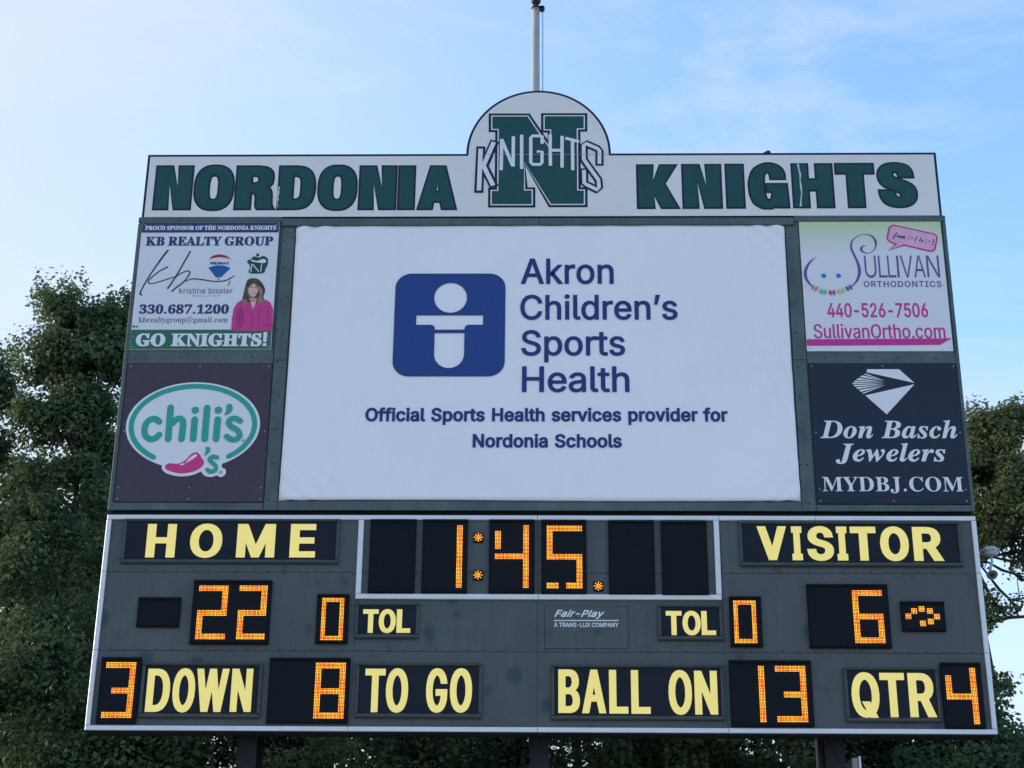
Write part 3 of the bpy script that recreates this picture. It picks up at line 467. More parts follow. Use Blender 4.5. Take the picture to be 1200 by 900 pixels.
def line(font, text, xl, xr, vb, vt, grow=0.0, growz=None, y=0.0, ref='H', track=0, shear=0.0, space=None):
    """one line of lettering: between photo columns xl..xr, baseline row vb, cap row vt -> list of (outer, holes) in board metres"""
    um = (xl + xr) / 2; vm = (vb + vt) / 2
    x0, x1 = at(xl, vm, y)[0], at(xr, vm, y)[0]
    z0, z1 = at(um, vb, y)[1], at(um, vt, y)[1]
    growz = grow if growz is None else growz
    ch = cap_height(font, ref)
    pairs, pen = [], 0
    for c in text:
        if c == ' ':
            pen += (space or 190) + track; continue
        adv, ps = glyph(font, c)
        pairs += scale_pairs(ps, lambda x, p=pen: x + p, lambda yy: yy)
        pen += adv + track
    if shear:
        pairs = [([(a + shear * b, b) for a, b in o], [type(h)([(a + shear * b, b) for a, b in h]) for h in hs]) for o, hs in pairs]
    gx0 = min(a for o, _ in pairs for a, b in o); gx1 = max(a for o, _ in pairs for a, b in o)
    sx = (x1 - x0 - 2 * grow) / (gx1 - gx0); sz = (z1 - z0 - 2 * growz) / ch
    pairs = scale_pairs(pairs, lambda x: x0 + grow + (x - gx0) * sx, lambda yy: z0 + growz + yy * sz)
    return thicken(pairs, grow, growz) if abs(grow) > 1e-9 else pairs

def boxed(font, items, vb, vt, grow, growz=None, y=0.0):
    """single letters each fitted to its own columns: items = [(char, xl, xr), ...]; vb, vt may be (left, right) pairs"""
    growz = grow if growz is None else growz
    out = []
    u0, u1 = items[0][1], items[-1][2]
    for c, xl, xr in items:
        um = (xl + xr) / 2; t = (um - u0) / (u1 - u0)
        b = vb if not isinstance(vb, tuple) else vb[0] + (vb[1] - vb[0]) * t
        tp = vt if not isinstance(vt, tuple) else vt[0] + (vt[1] - vt[0]) * t
        vm = (b + tp) / 2
        x0, x1 = at(xl, vm, y)[0], at(xr, vm, y)[0]
        z0, z1 = at(um, b, y)[1], at(um, tp, y)[1]
        ch = cap_height(font, 'H')
        ps = glyph(font, c)[1]
        gx0 = min(a for o, _ in ps for a, _b in o); gx1 = max(a for o, _ in ps for a, _b in o)
        sx = (x1 - x0 - 2 * grow) / (gx1 - gx0); sz = (z1 - z0 - 2 * growz) / ch
        ps = scale_pairs(ps, lambda x: x0 + grow + (x - gx0) * sx, lambda yy: z0 + growz + yy * sz)
        out += thicken(ps, grow, growz)
    return out

def smooth_path(p, sub=6, closed=False):
    out = []; n = len(p)
    rng = range(n if closed else n - 1)
    for i in rng:
        a, b, c, d = (p[i - 1] if (i > 0 or closed) else p[0]), p[i], p[(i + 1) % n], (p[(i + 2) % n] if (closed or i + 2 < n) else p[-1])
        for k in range(sub):
            t = k / sub
            out.append(tuple(0.5 * ((2 * b[j]) + (-a[j] + c[j]) * t + (2 * a[j] - 5 * b[j] + 4 * c[j] - d[j]) * t * t + (-a[j] + 3 * b[j] - 3 * c[j] + d[j]) * t ** 3) for j in range(len(b))))
    if not closed: out.append(tuple(p[-1]))
    return out

def stroke(pts, w, caps=True, smooth=True):
    """pts in board metres; w one width or one per point; returns a closed outline"""
    ws = w if isinstance(w, (list, tuple)) else [w] * len(pts)
    p3 = [(a[0], a[1], b) for a, b in zip(pts, ws)]
    if smooth and len(p3) > 2: p3 = smooth_path(p3, 6)
    Lh, Rh = [], []
    n = len(p3)
    for i in range(n):
        a, b = p3[max(i - 1, 0)], p3[min(i + 1, n - 1)]
        dx, dz = b[0] - a[0], b[1] - a[1]; l = math.hypot(dx, dz) or 1e-9
        nx, nz = -dz / l, dx / l; h = p3[i][2] / 2
        Lh.append((p3[i][0] + nx * h, p3[i][1] + nz * h)); Rh.append((p3[i][0] - nx * h, p3[i][1] - nz * h))
    def capf(c, frm, h):
        a0 = math.atan2(frm[1] - c[1], frm[0] - c[0])
        return [(c[0] + h * math.cos(a0 - math.pi * k / 6), c[1] + h * math.sin(a0 - math.pi * k / 6)) for k in range(1, 6)]
    out = list(Lh)
    if caps: out += capf(p3[-1], Lh[-1], p3[-1][2] / 2)
    out += Rh[::-1]
    if caps: out += capf(p3[0], Rh[0], p3[0][2] / 2)
    return out

def ellipse(cx, cz, rx, rz, n=32, a0=0.0, a1=None):
    return [(cx + rx * math.cos(a0 + (2 * math.pi) * k / n), cz + rz * math.sin(a0 + (2 * math.pi) * k / n)) for k in range(n)]

def rrect(x0, x1, z0, z1, r, n=6):
    out = []
    for cx, cz, a in ((x1 - r, z1 - r, 0), (x0 + r, z1 - r, 90), (x0 + r, z0 + r, 180), (x1 - r, z0 + r, 270)):
        for k in range(n + 1):
            t = R(a + 90 * k / n); out.append((cx + r * math.cos(t), cz + r * math.sin(t)))
    return out

def px(pts, y=0.0):
    return [at(u, v, y) for u, v in pts]

def zoom(ox, oy, s):
    """reads points measured on an enlargement of the photo (origin ox, oy, scale s)"""
    return lambda pts, y=0.0: [at(ox + a / s, oy + b / s, y) for a, b in pts]

STEP = 0.0006
def decal(name, pairs, y, mat, parent, label=None, layered=False):
    m = MB()
    for i, (o, hs) in enumerate(pairs):
        m.poly(o, hs, y - (STEP * i if layered else 0))
    return m.build(name, mat, parent, label=label)

def rect_px(xl, xr, vt, vb, y=0.0):
    vm = (vt + vb) / 2; um = (xl + xr) / 2
    return at(xl, vm, y)[0], at(xr, vm, y)[0], at(um, vb, y)[1], at(um, vt, y)[1]

# ------------------------------------------------------------------ materials
def mat(name, col, rough=0.5, metal=0.0, var=0.0, vscale=3.0, bump=0.0, bscale=40.0, spec=0.25, emit=None, estr=0.0, stretch=None):
    m = bpy.data.materials.new(name)
    m.use_nodes = True
    n = m.node_tree; b = n.nodes['Principled BSDF']
    b.inputs['Base Color'].default_value = (*col, 1)
    b.inputs['Roughness'].default_value = rough
    b.inputs['Metallic'].default_value = metal
    b.inputs['Specular IOR Level'].default_value = spec
    if emit:
        b.inputs['Emission Color'].default_value = (*emit, 1); b.inputs['Emission Strength'].default_value = estr
    if var or bump:
        t = n.nodes.new('ShaderNodeTexCoord')
        src = t.outputs['Object']
        if stretch:
            mpn = n.nodes.new('ShaderNodeMapping'); mpn.inputs['Scale'].default_value = stretch
            n.links.new(src, mpn.inputs['Vector']); src = mpn.outputs['Vector']
    if var:
        z = n.nodes.new('ShaderNodeTexNoise'); z.inputs['Scale'].default_value = vscale; z.inputs['Detail'].default_value = 6
        z.inputs['Roughness'].default_value = 0.65
        r = n.nodes.new('ShaderNodeMapRange'); r.inputs['From Min'].default_value = 0.3; r.inputs['From Max'].default_value = 0.7
        r.inputs['To Min'].default_value = 1 - var; r.inputs['To Max'].default_value = 1 + var
        x = n.nodes.new('ShaderNodeMix'); x.data_type = 'RGBA'; x.blend_type = 'MULTIPLY'; x.inputs['Factor'].default_value = 1
        x.inputs['A'].default_value = (*col, 1)
        n.links.new(src, z.inputs['Vector']); n.links.new(z.outputs['Fac'], r.inputs['Value'])
        n.links.new(r.outputs['Result'], x.inputs['B']); n.links.new(x.outputs['Result'], b.inputs['Base Color'])
        r2 = n.nodes.new('ShaderNodeMapRange'); r2.inputs['To Min'].default_value = max(0, rough - 0.12); r2.inputs['To Max'].default_value = min(1, rough + 0.12)
        n.links.new(z.outputs['Fac'], r2.inputs['Value']); n.links.new(r2.outputs['Result'], b.inputs['Roughness'])
    if bump:
        z = n.nodes.new('ShaderNodeTexNoise'); z.inputs['Scale'].default_value = bscale; z.inputs['Detail'].default_value = 4
        bp = n.nodes.new('ShaderNodeBump'); bp.inputs['Strength'].default_value = bump; bp.inputs['Distance'].default_value = 0.02
        n.links.new(src, z.inputs['Vector']); n.links.new(z.outputs['Fac'], bp.inputs['Height']); n.links.new(bp.outputs['Normal'], b.inputs['Normal'])
    return m

def spots(m, scale, thresh, soft, dark, seed=0.0):
    """round dirty marks with shapes of their own on a panel"""
    n = m.node_tree; b = n.nodes['Principled BSDF']
    old = b.inputs['Base Color'].links[0].from_socket
    t = n.nodes.new('ShaderNodeTexCoord'); mp_ = n.nodes.new('ShaderNodeMapping'); mp_.inputs['Location'].default_value = (seed, 0, seed * 0.7)
    mp_.inputs['Scale'].default_value = (1.0, 0.0, 0.82)
    nz = n.nodes.new('ShaderNodeTexNoise'); nz.inputs['Scale'].default_value = 14
    add = n.nodes.new('ShaderNodeMix'); add.data_type = 'RGBA'; add.blend_type = 'LINEAR_LIGHT'; add.inputs['Factor'].default_value = 0.03
    v = n.nodes.new('ShaderNodeTexVoronoi'); v.inputs['Scale'].default_value = scale; v.inputs['Randomness'].default_value = 1.0
    r = n.nodes.new('ShaderNodeMapRange'); r.inputs['From Min'].default_value = thresh - soft; r.inputs['From Max'].default_value = thresh + soft
    r.inputs['To Min'].default_value = 1.0; r.inputs['To Max'].default_value = 0.0
    rnd = n.nodes.new('ShaderNodeSeparateColor')
    gt = n.nodes.new('ShaderNodeMath'); gt.operation = 'GREATER_THAN'; gt.inputs[1].default_value = 0.32
    mu = n.nodes.new('ShaderNodeMath'); mu.operation = 'MULTIPLY'
    x = n.nodes.new('ShaderNodeMix'); x.data_type = 'RGBA'; x.blend_type = 'MULTIPLY'; x.inputs['B'].default_value = (*dark, 1)
    k = n.links.new
    k(t.outputs['Object'], mp_.inputs['Vector']); k(mp_.outputs['Vector'], add.inputs['A']); k(mp_.outputs['Vector'], nz.inputs['Vector']); k(nz.outputs['Color'], add.inputs['B'])
    k(add.outputs['Result'], v.inputs['Vector']); k(v.outputs['Distance'], r.inputs['Value']); k(v.outputs['Color'], rnd.inputs['Color'])
    k(rnd.outputs['Red'], gt.inputs[0]); k(gt.outputs[0], mu.inputs[0]); k(r.outputs['Result'], mu.inputs[1])
    k(mu.outputs[0], x.inputs['Factor']); k(old, x.inputs['A']); k(x.outputs['Result'], b.inputs['Base Color'])

M = {}
M['white_panel'] = mat('white_panel', (0.80, 0.76, 0.73), 0.4, var=0.05, vscale=1.2, stretch=(1, 1, 0.5))
M['banner'] = mat('banner_vinyl', (0.88, 0.865, 0.89), 0.5, var=0.03, vscale=0.7)
M['sign_white'] = mat('sign_white', (0.74, 0.74, 0.77), 0.35, var=0.04, vscale=1.5)
M['green_frame'] = mat('green_frame_paint', (0.085, 0.118, 0.118), 0.5, var=0.22, vscale=2.2, bump=0.15, bscale=25)
M['green_back'] = mat('green_back_panel', (0.050, 0.078, 0.078), 0.55, var=0.2, vscale=2.0)
M['cabinet'] = mat('cabinet_paint', (0.083, 0.095, 0.097), 0.45, var=0.14, vscale=1.3, bump=0.05, bscale=12)
spots(M['cabinet'], 2.3, 0.19, 0.05, (0.48, 0.66, 0.72), 3.3)
spots(M['cabinet'], 3.3, 0.15, 0.07, (0.62, 0.76, 0.80), 8.1)
def streaks(m, amt):
    n = m.node_tree; b = n.nodes['Principled BSDF']; old = b.inputs['Base Color'].links[0].from_socket
    t = n.nodes.new('ShaderNodeTexCoord'); mp_ = n.nodes.new('ShaderNodeMapping'); mp_.inputs['Scale'].default_value = (9.0, 1.0, 0.55)
    z = n.nodes.new('ShaderNodeTexNoise'); z.inputs['Scale'].default_value = 1.0; z.inputs['Detail'].default_value = 7; z.inputs['Roughness'].default_value = 0.7
    r = n.nodes.new('ShaderNodeMapRange'); r.inputs['From Min'].default_value = 0.3; r.inputs['From Max'].default_value = 0.7
    r.inputs['To Min'].default_value = 1 - amt; r.inputs['To Max'].default_value = 1 + amt
    x = n.nodes.new('ShaderNodeMix'); x.data_type = 'RGBA'; x.blend_type = 'MULTIPLY'; x.inputs['Factor'].default_value = 1
    k = n.links.new
    k(t.outputs['Object'], mp_.inputs['Vector']); k(mp_.outputs['Vector'], z.inputs['Vector']); k(z.outputs['Fac'], r.inputs['Value'])
    k(old, x.inputs['A']); k(r.outputs['Result'], x.inputs['B']); k(x.outputs['Result'], b.inputs['Base Color'])
streaks(M['cabinet'], 0.10); streaks(M['green_frame'], 0.12)
M['gap'] = mat('dark_gap', (0.008, 0.009, 0.010), 0.8)
M['aluminium'] = mat('trim_aluminium', (0.72, 0.74, 0.77), 0.35, var=0.06, vscale=4)
M['plate'] = mat('plate_face', (0.012, 0.016, 0.026), 0.4, var=0.2, vscale=1.5, spec=0.12)
M['plate_frame'] = mat('plate_frame', (0.055, 0.07, 0.07), 0.35, var=0.1, vscale=5)
M['box'] = mat('display_black', (0.008, 0.009, 0.013), 0.6, var=0.2, vscale=4, spec=0.12)
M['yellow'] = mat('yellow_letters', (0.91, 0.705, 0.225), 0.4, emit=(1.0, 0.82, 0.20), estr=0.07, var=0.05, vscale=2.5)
M['green_vinyl'] = mat('green_vinyl', (0.012, 0.075, 0.072), 0.35, var=0.12, vscale=2.0)
M['navy_line'] = mat('navy_outline', (0.012, 0.014, 0.045), 0.4)
M['navy_blue'] = mat('navy_blue_print', (0.020, 0.055, 0.235), 0.45)
M['navy_text'] = mat('navy_text_print', (0.022, 0.036, 0.190), 0.45)
M['navy_sign'] = mat('navy_sign_print', (0.035, 0.045, 0.165), 0.4)
M['ink'] = mat('dark_ink', (0.020, 0.020, 0.055), 0.4)
M['grey_print'] = mat('grey_print', (0.13, 0.14, 0.19), 0.5)
M['grey_pale'] = mat('pale_grey_print', (0.36, 0.37, 0.42), 0.5)
M['green_band'] = mat('green_band_print', (0.030, 0.150, 0.085), 0.4, var=0.05)
M['red_print'] = mat('red_print', (0.42, 0.03, 0.05), 0.4)
M['blue_print'] = mat('blue_print', (0.02, 0.10, 0.36), 0.4)
M['skin_print'] = mat('skin_print', (0.78, 0.52, 0.42), 0.5, var=0.1, vscale=20)
M['skin_shade'] = mat('skin_shade_print', (0.52, 0.30, 0.23), 0.5)
M['lip_print'] = mat('lip_print', (0.45, 0.14, 0.13), 0.5)
M['hair_print'] = mat('hair_print', (0.095, 0.062, 0.050), 0.5, var=0.5, vscale=14)
M['hair_light'] = mat('hair_light_print', (0.30, 0.20, 0.15), 0.5, var=0.3, vscale=16)
M['pink_print'] = mat('pink_print', (0.62, 0.050, 0.25), 0.5, var=0.15, vscale=6)
M['pink_dark'] = mat('dark_pink_print', (0.40, 0.035, 0.18), 0.5, var=0.2, vscale=8)
M['plum'] = mat('plum_sign', (0.060, 0.043, 0.066), 0.4, var=0.10, vscale=2)
M['teal'] = mat('teal_print', (0.035, 0.370, 0.280), 0.4)
M['pepper'] = mat('pepper_print', (0.66, 0.045, 0.22), 0.4)
M['navy_board'] = mat('navy_board', (0.014, 0.019, 0.040), 0.4, var=0.10, vscale=2)
M['white_letter'] = mat('white_lettering', (0.78, 0.78, 0.80), 0.4)
M['purple'] = mat('purple_print', (0.15, 0.085, 0.34), 0.4)
M['magenta'] = mat('magenta_print', (0.60, 0.035, 0.28), 0.4)
M['eye_blue'] = mat('eye_blue_print', (0.0, 0.22, 0.60), 0.4)
M['salmon'] = mat('salmon_print', (0.72, 0.22, 0.16), 0.4)
M['mint'] = mat('mint_print', (0.16, 0.48, 0.26), 0.4)
M['lime'] = mat('lime_print', (0.50, 0.62, 0.22), 0.4)
M['pink_pale'] = mat('pale_pink_print', (0.78, 0.42, 0.60), 0.4, var=0.12, vscale=5)
M['steel'] = mat('post_steel', (0.016, 0.018, 0.024), 0.7, var=0.35, vscale=3, bump=0.2, bscale=20, stretch=(6, 6, 0.4))
M['pole'] = mat('pole_aluminium', (0.52, 0.52, 0.50), 0.38, metal=0.55, var=0.08, vscale=3)
M['dark_metal'] = mat('dark_metal', (0.03, 0.03, 0.035), 0.5)
M['siren'] = mat('siren_grey', (0.42, 0.45, 0.48), 0.4, var=0.1, vscale=12)
M['siren_in'] = mat('siren_throat', (0.16, 0.15, 0.14), 0.6)
M['grey_box'] = mat('grey_box_paint', (0.27, 0.26, 0.26), 0.5, var=0.15, vscale=8)
M['rope'] = mat('rope', (0.35, 0.35, 0.33), 0.8)
M['track'] = mat('bounce_surface', (0.40, 0.36, 0.33), 0.85, var=0.12, vscale=0.8, bump=0.2, bscale=60)  # pale colour for the added, unseen bounce ground
M['grass'] = mat('grass', (0.060, 0.095, 0.035), 0.9, var=0.35, vscale=0.6, bump=0.4, bscale=30)
M['bark'] = mat('bark', (0.075, 0.060, 0.048), 0.9, var=0.35, vscale=5, bump=0.6, bscale=18)
M['torn'] = mat('torn_vinyl', (0.62, 0.66, 0.60), 0.6)

def led_face_material():
    """black lens face with rows of small unlit lamps"""
    m = mat('lamp_face', (0.010, 0.012, 0.017), 0.6, spec=0.08)
    n = m.node_tree; b = n.nodes['Principled BSDF']; k = n.links.new
    t = n.nodes.new('ShaderNodeTexCoord'); s = n.nodes.new('ShaderNodeVectorMath'); s.operation = 'SCALE'; s.inputs['Scale'].default_value = 1 / PITCHM
    fr = n.nodes.new('ShaderNodeVectorMath'); fr.operation = 'FRACTION'
    sub = n.nodes.new('ShaderNodeVectorMath'); sub.operation = 'SUBTRACT'; sub.inputs[1].default_value = (0.5, 0.5, 0.5)
    mul = n.nodes.new('ShaderNodeVectorMath'); mul.operation = 'MULTIPLY'; mul.inputs[1].default_value = (1, 0, 1)
    ln = n.nodes.new('ShaderNodeVectorMath'); ln.operation = 'LENGTH'
    r = n.nodes.new('ShaderNodeMapRange'); r.inputs['From Min'].default_value = 0.22; r.inputs['From Max'].default_value = 0.34
    r.inputs['To Min'].default_value = 1; r.inputs['To Max'].default_value = 0
    x = n.nodes.new('ShaderNodeMix'); x.data_type = 'RGBA'; x.inputs['A'].default_value = (0.012, 0.015, 0.021, 1); x.inputs['B'].default_value = (0.004, 0.004, 0.006, 1)
    k(t.outputs['Object'], s.inputs[0]); k(s.outputs[0], fr.inputs[0]); k(fr.outputs[0], sub.inputs[0]); k(sub.outputs[0], mul.inputs[0]); k(mul.outputs[0], ln.inputs[0])
    k(ln.outputs['Value'], r.inputs['Value']); k(r.outputs['Result'], x.inputs['Factor']); k(x.outputs['Result'], b.inputs['Base Color'])
    return m
PITCHM = 0.0165
M['lamp_face'] = led_face_material()

def led_material():
    m = bpy.data.materials.new('lit_lamps'); m.use_nodes = True
    n = m.node_tree; b = n.nodes['Principled BSDF']
    b.inputs['Base Color'].default_value = (0.05, 0.02, 0.01, 1); b.inputs['Roughness'].default_value = 0.4
    a = n.nodes.new('ShaderNodeVertexColor'); a.layer_name = 'lamp'
    n.links.new(a.outputs['Color'], b.inputs['Emission Color']); b.inputs['Emission Strength'].default_value = 0.39
    return m
M['led'] = led_material()

def print_gradient(name, ca, cb, z0, z1):
    """a sign print whose colour runs from cb (low) to ca (high) between heights z0 and z1"""
    m = mat(name, cb, 0.35); n = m.node_tree; b = n.nodes['Principled BSDF']; k = n.links.new
    g = n.nodes.new('ShaderNodeNewGeometry'); sp = n.nodes.new('ShaderNodeSeparateXYZ'); r = n.nodes.new('ShaderNodeMapRange')
    r.inputs['From Min'].default_value = z0; r.inputs['From Max'].default_value = z1
    x = n.nodes.new('ShaderNodeMix'); x.data_type = 'RGBA'; x.inputs['A'].default_value = (*cb, 1); x.inputs['B'].default_value = (*ca, 1)
    k(g.outputs['Position'], sp.inputs[0]); k(sp.outputs['Z'], r.inputs['Value']); k(r.outputs['Result'], x.inputs['Factor']); k(x.outputs['Result'], b.inputs['Base Color'])
    return m

def leaf_material(name, c0, c1, trans=0.45):
    m = bpy.data.materials.new(name); m.use_nodes = True
    n = m.node_tree; n.nodes.clear(); k = n.links.new
    o = n.nodes.new('ShaderNodeOutputMaterial'); d = n.nodes.new('ShaderNodeBsdfPrincipled'); t = n.nodes.new('ShaderNodeBsdfTranslucent'); mx = n.nodes.new('ShaderNodeMixShader')
    mx.inputs[0].default_value = trans
    d.inputs['Roughness'].default_value = 0.6; d.inputs['Specular IOR Level'].default_value = 0.12
    a = n.nodes.new('ShaderNodeVertexColor'); a.layer_name = 'tone'
    sp = n.nodes.new('ShaderNodeSeparateColor')
    x = n.nodes.new('ShaderNodeMix'); x.data_type = 'RGBA'; x.inputs['A'].default_value = (*c0, 1); x.inputs['B'].default_value = (*c1, 1)
    k(a.outputs['Color'], sp.inputs['Color']); k(sp.outputs['Red'], x.inputs['Factor'])
    k(x.outputs['Result'], d.inputs['Base Color']); k(x.outputs['Result'], t.inputs['Color'])
    k(d.outputs[0], mx.inputs[1]); k(t.outputs[0], mx.inputs[2]); k(mx.outputs[0], o.inputs['Surface'])
    return m

# heavy condensed capitals of the header, each drawn in its own unit box; a nested list is a curved run
def sup(cx, cy, rx, ry, e, n=36):
    o = []
    for k in range(n):
        a = 2 * math.pi * k / n; c, s_ = math.cos(a), math.sin(a)
        o.append((cx + rx * math.copysign(abs(c) ** (2 / e), c), cy + ry * math.copysign(abs(s_) ** (2 / e), s_)))
    return o
_S = [((x - 657) / 261.0, (437 - y) / 310.0) for x, y in [(903, 225), (897, 180), (868, 142), (820, 126), (770, 123), (715, 131), (675, 160), (658, 205), (665, 250), (690, 285), (740, 312), (785, 330), (808, 345), (811, 360), (800, 371), (785, 370), (770, 355), (765, 320), (660, 320), (668, 370), (695, 410), (740, 432), (800, 438), (855, 430), (900, 400), (917, 355), (912, 310), (885, 275), (835, 250), (785, 232), (762, 215), (760, 200), (770, 187), (785, 187), (798, 200), (802, 225)]]
HEAVY = {
 'N': ([(0, 0), (0, 1), (.43, 1), (.62, .50), (.62, 1), (1, 1), (1, 0), (.57, 0), (.38, .60), (.38, 0)], []),
 'O': (sup(.5, .5, .5, .52, 2.55), [sup(.495, .5, .135, .29, 3.0, 24)]),
 'R': ([(0, 0), (0, 1), [(.55, 1), (.78, .97), (.92, .87), (.95, .71), (.92, .58), (.83, .51)], [(.83, .51), (.90, .44), (.93, .33), (.94, .14), (.97, .05), (1.01, 0)], (.58, 0), [(.56, .02), (.535, .08), (.53, .25), (.51, .33), (.46, .37), (.39, .38)], (.39, 0)], [[(.39, .60), (.39, .78), [(.50, .78), (.57, .75), (.59, .69), (.57, .63), (.50, .60)]]]),
 'D': ([(0, 0), (0, 1), [(.5, 1), (.75, .96), (.93, .82), (1, .60), (1, .40), (.93, .18), (.75, .04), (.5, 0)]], [[(.39, .22), (.39, .78), [(.50, .78), (.60, .73), (.63, .62), (.63, .38), (.60, .27), (.50, .22)]]]),
 'I': ([(0, 0), (0, 1), (1, 1), (1, 0)], []),
 'A': ([(0, 0), (.32, 1), (.70, 1), (1, 0), (.64, 0), (.60, .17), (.40, .17), (.365, 0)], [[(.505, .63), (.44, .40), (.57, .40)]]),
 'K': ([(0, 0), (0, 1), (.38, 1), (.38, .63), (.57, 1), (.96, 1), (.66, .57), (1, 0), (.59, 0), (.40, .30), (.40, 0)], []),
 'G': ([[(.93, .665), (.92, .80), (.84, .93), (.68, 1.01), (.48, 1.03), (.28, .98), (.11, .86), (.02, .66), (0, .48), (.03, .26), (.12, .09), (.30, -.01), (.48, -.025), (.60, -.01), (.68, .05)], (.70, 0), (1, 0), (.97, .54), (.44, .54), (.44, .36), (.60, .36), [(.585, .26), (.55, .19), (.49, .17), (.43, .21), (.40, .32), (.38, .50), (.39, .70), (.42, .79), (.48, .82), (.54, .79), (.56, .72), (.565, .665)]], []),
 'H': ([(0, 0), (0, 1), (.38, 1), (.38, .645), (.60, .645), (.60, 1), (1, 1), (1, 0), (.60, 0), (.60, .39), (.38, .39), (.38, 0)], []),
 'T': ([(0, 1), (1, 1), (1, .78), (.71, .78), (.71, 0), (.29, 0), (.29, .78), (0, .78)], []),
 'S': ([_S[0:18], _S[18:]], []),
}
def _runs(l):
    o = []
    for p in l:
        if isinstance(p, list): o += smooth_path(p, 4)
        else: o.append(p)
    r = [o[0]]
    for p in o[1:]:
        if math.dist(p, r[-1]) > 1e-4: r.append(p)
    if math.dist(r[0], r[-1]) < 1e-4: r.pop()
    return r
def heavy_letters(items, vb, vt):
    out = []; u0, u1 = items[0][1], items[-1][2]
    for c, xl, xr in items:
        um = (xl + xr) / 2; t = (um - u0) / (u1 - u0)
        b = vb[0] + (vb[1] - vb[0]) * t; tp = vt[0] + (vt[1] - vt[0]) * t; vm = (b + tp) / 2
        x0, x1 = at(xl, vm)[0], at(xr, vm)[0]; z0, z1 = at(um, b)[1], at(um, tp)[1]
        o, hs = HEAVY[c]
        f = lambda p: (x0 + (x1 - x0) * p[0], z0 + (z1 - z0) * p[1])
        out.append(([f(p) for p in _runs(o)], [[f(p) for p in _runs(h)] for h in hs]))
    return out

# ------------------------------------------------------------------ the setting: ground
g = MB()
N = 24
for i in range(N + 1):
    for j in range(N + 1):
        g.v.append((-900 + 1800 * i / N, -900 + 1800 * j / N, 0.0))
for i in range(N):
    for j in range(N):
        a = i * (N + 1) + j
        g.f.append((a, a + N + 1, a + N + 2, a + 1)); g.m.append(0)
tag(g.build('ground', M['grass']), kind='structure')

m = MB()                                  # added pale ground, out of view, to bounce light up onto the board
m.add([(-90, -34, .006), (90, -34, .006), (90, 3, .006), (-90, 3, .006)], [(0, 1, 2, 3)])
tag(m.build('added_bounce_ground', M['track']), kind='structure')

# ------------------------------------------------------------------ posts
HALF = 9.754 / 2
H_CAB = 2.44
Z0, Z1 = ZB, ZB + H_CAB                 # scoreboard cabinet
ZM0, ZM1 = ZB + 2.504, ZB + 6.255       # green sign frame
ZH1 = ZB + 7.131                        # top of the header
def post(u0, u1, label):
    xc = (at(u0, 870, 0.32)[0] + at(u1, 870, 0.32)[0]) / 2
    w, d, y0 = 0.105, 0.50, 0.30
    t = thing('steel_post', label, 'post', (xc, y0 + d / 2, 0), 'steel posts carrying the scoreboard')
    m = MB()
    m.box(xc - w, xc + w, y0, y0 + 0.02, 0, ZM1 - 0.1).box(xc - w, xc + w, y0 + d - 0.02, y0 + d, 0, ZM1 - 0.1).box(xc - 0.008, xc + 0.008, y0 + 0.02, y0 + d - 0.02, 0, ZM1 - 0.1)
    m.build('beam', M['steel'], t)
    b = MB(); b.box(xc - 0.28, xc + 0.28, y0 - 0.12, y0 + d + 0.12, 0.0, 0.04)
    b.build('base_plate', M['steel'], t)
    return xc
xp1 = post(277, 303, 'dark steel I-beam post below the HOME and DOWN side of the board')
xp2 = post(620, 644, 'dark steel I-beam post under the middle of the scoreboard')
xp3 = post(965, 990, 'dark steel I-beam post below the QTR side, with a pipe and box beside it')
m = MB(); xq = at(960, 880, 0.36)[0]
m.tube([(xq, 0.36, 0), (xq, 0.36, Z0 + 1.5)], [0.038, 0.038], 12)
tag(m.build('conduit_pipe', M['steel'], None, True), 'dark conduit pipe running up beside the right hand post', 'pipe')
eb = thing('electrical_box', 'grey metal box mounted on the right hand steel post', 'box', (at(1004, 900, 0.28)[0], 0.26, Z0 - 1.2))
xb0, xb1 = at(998.8, 890, 0.24)[0], at(1008.5, 890, 0.24)[0]
zb1 = at(1004, 888, 0.24)[1]
m = MB(); m.box(xb0, xb1 - 0.022, 0.24, 0.42, zb1 - 0.75, zb1, 0, 0.008); m.build('case', M['grey_box'], eb)
m = MB(); m.box(xb1 - 0.020, xb1, 0.225, 0.42, zb1 - 0.76, zb1 + 0.015); m.build('edge_rail', M['aluminium'], eb)
m = MB(); m.box(xp3 + 0.105, xb0, 0.31, 0.33, zb1 - 0.5, zb1 - 0.45); m.build('bracket', M['steel'], eb)

# ------------------------------------------------------------------ green sign frame
XM0, XM1 = -4.888, 4.888
fr = thing('sign_frame', 'dark green painted board frame holding the banner and the four sponsor signs', 'frame', (0, 0.15, ZM0))
m = MB(); m.box(XM0 + 0.01, XM1 - 0.01, 0.012, 0.22, ZM0 + 0.01, ZM1 - 0.01); m.build('back_panel', M['green_back'], fr)
KB = rect_px(159.3, 322.6, 261.2, 410); CH = rect_px(142.3, 313.6, 426.7, 588.5)
SU = rect_px(940.7, 1109.3, 260.4, 412); BA = rect_px(952.6, 1128.5, 426.5, 591)
BN = rect_px(337.3, 928.4, 265.5, 587)
def rail(mb, x0, x1, z0, z1, y0=-0.004, y1=0.0118):
    mb.box(x0 + 0.002, x1 - 0.002, y0, y1, z0 + 0.002, z1 - 0.002, 0, 0.003)
                                          # upright boards
for x0, x1 in ((XM0, min(KB[0], CH[0]) - 0.006), (max(KB[1], CH[1]) + 0.012, BN[0] - 0.012), (BN[1] + 0.012, min(SU[0], BA[0]) - 0.01), (max(SU[1], BA[1]) + 0.006, XM1)):
    zc = (KB[2] + CH[3]) / 2
    for a, b in ((ZM0, zc - 0.04), (zc - 0.04, ZM1 - 0.09)):
        m = MB(); rail(m, x0, x1, a, b); m.build('upright_board', M['green_frame'], fr)
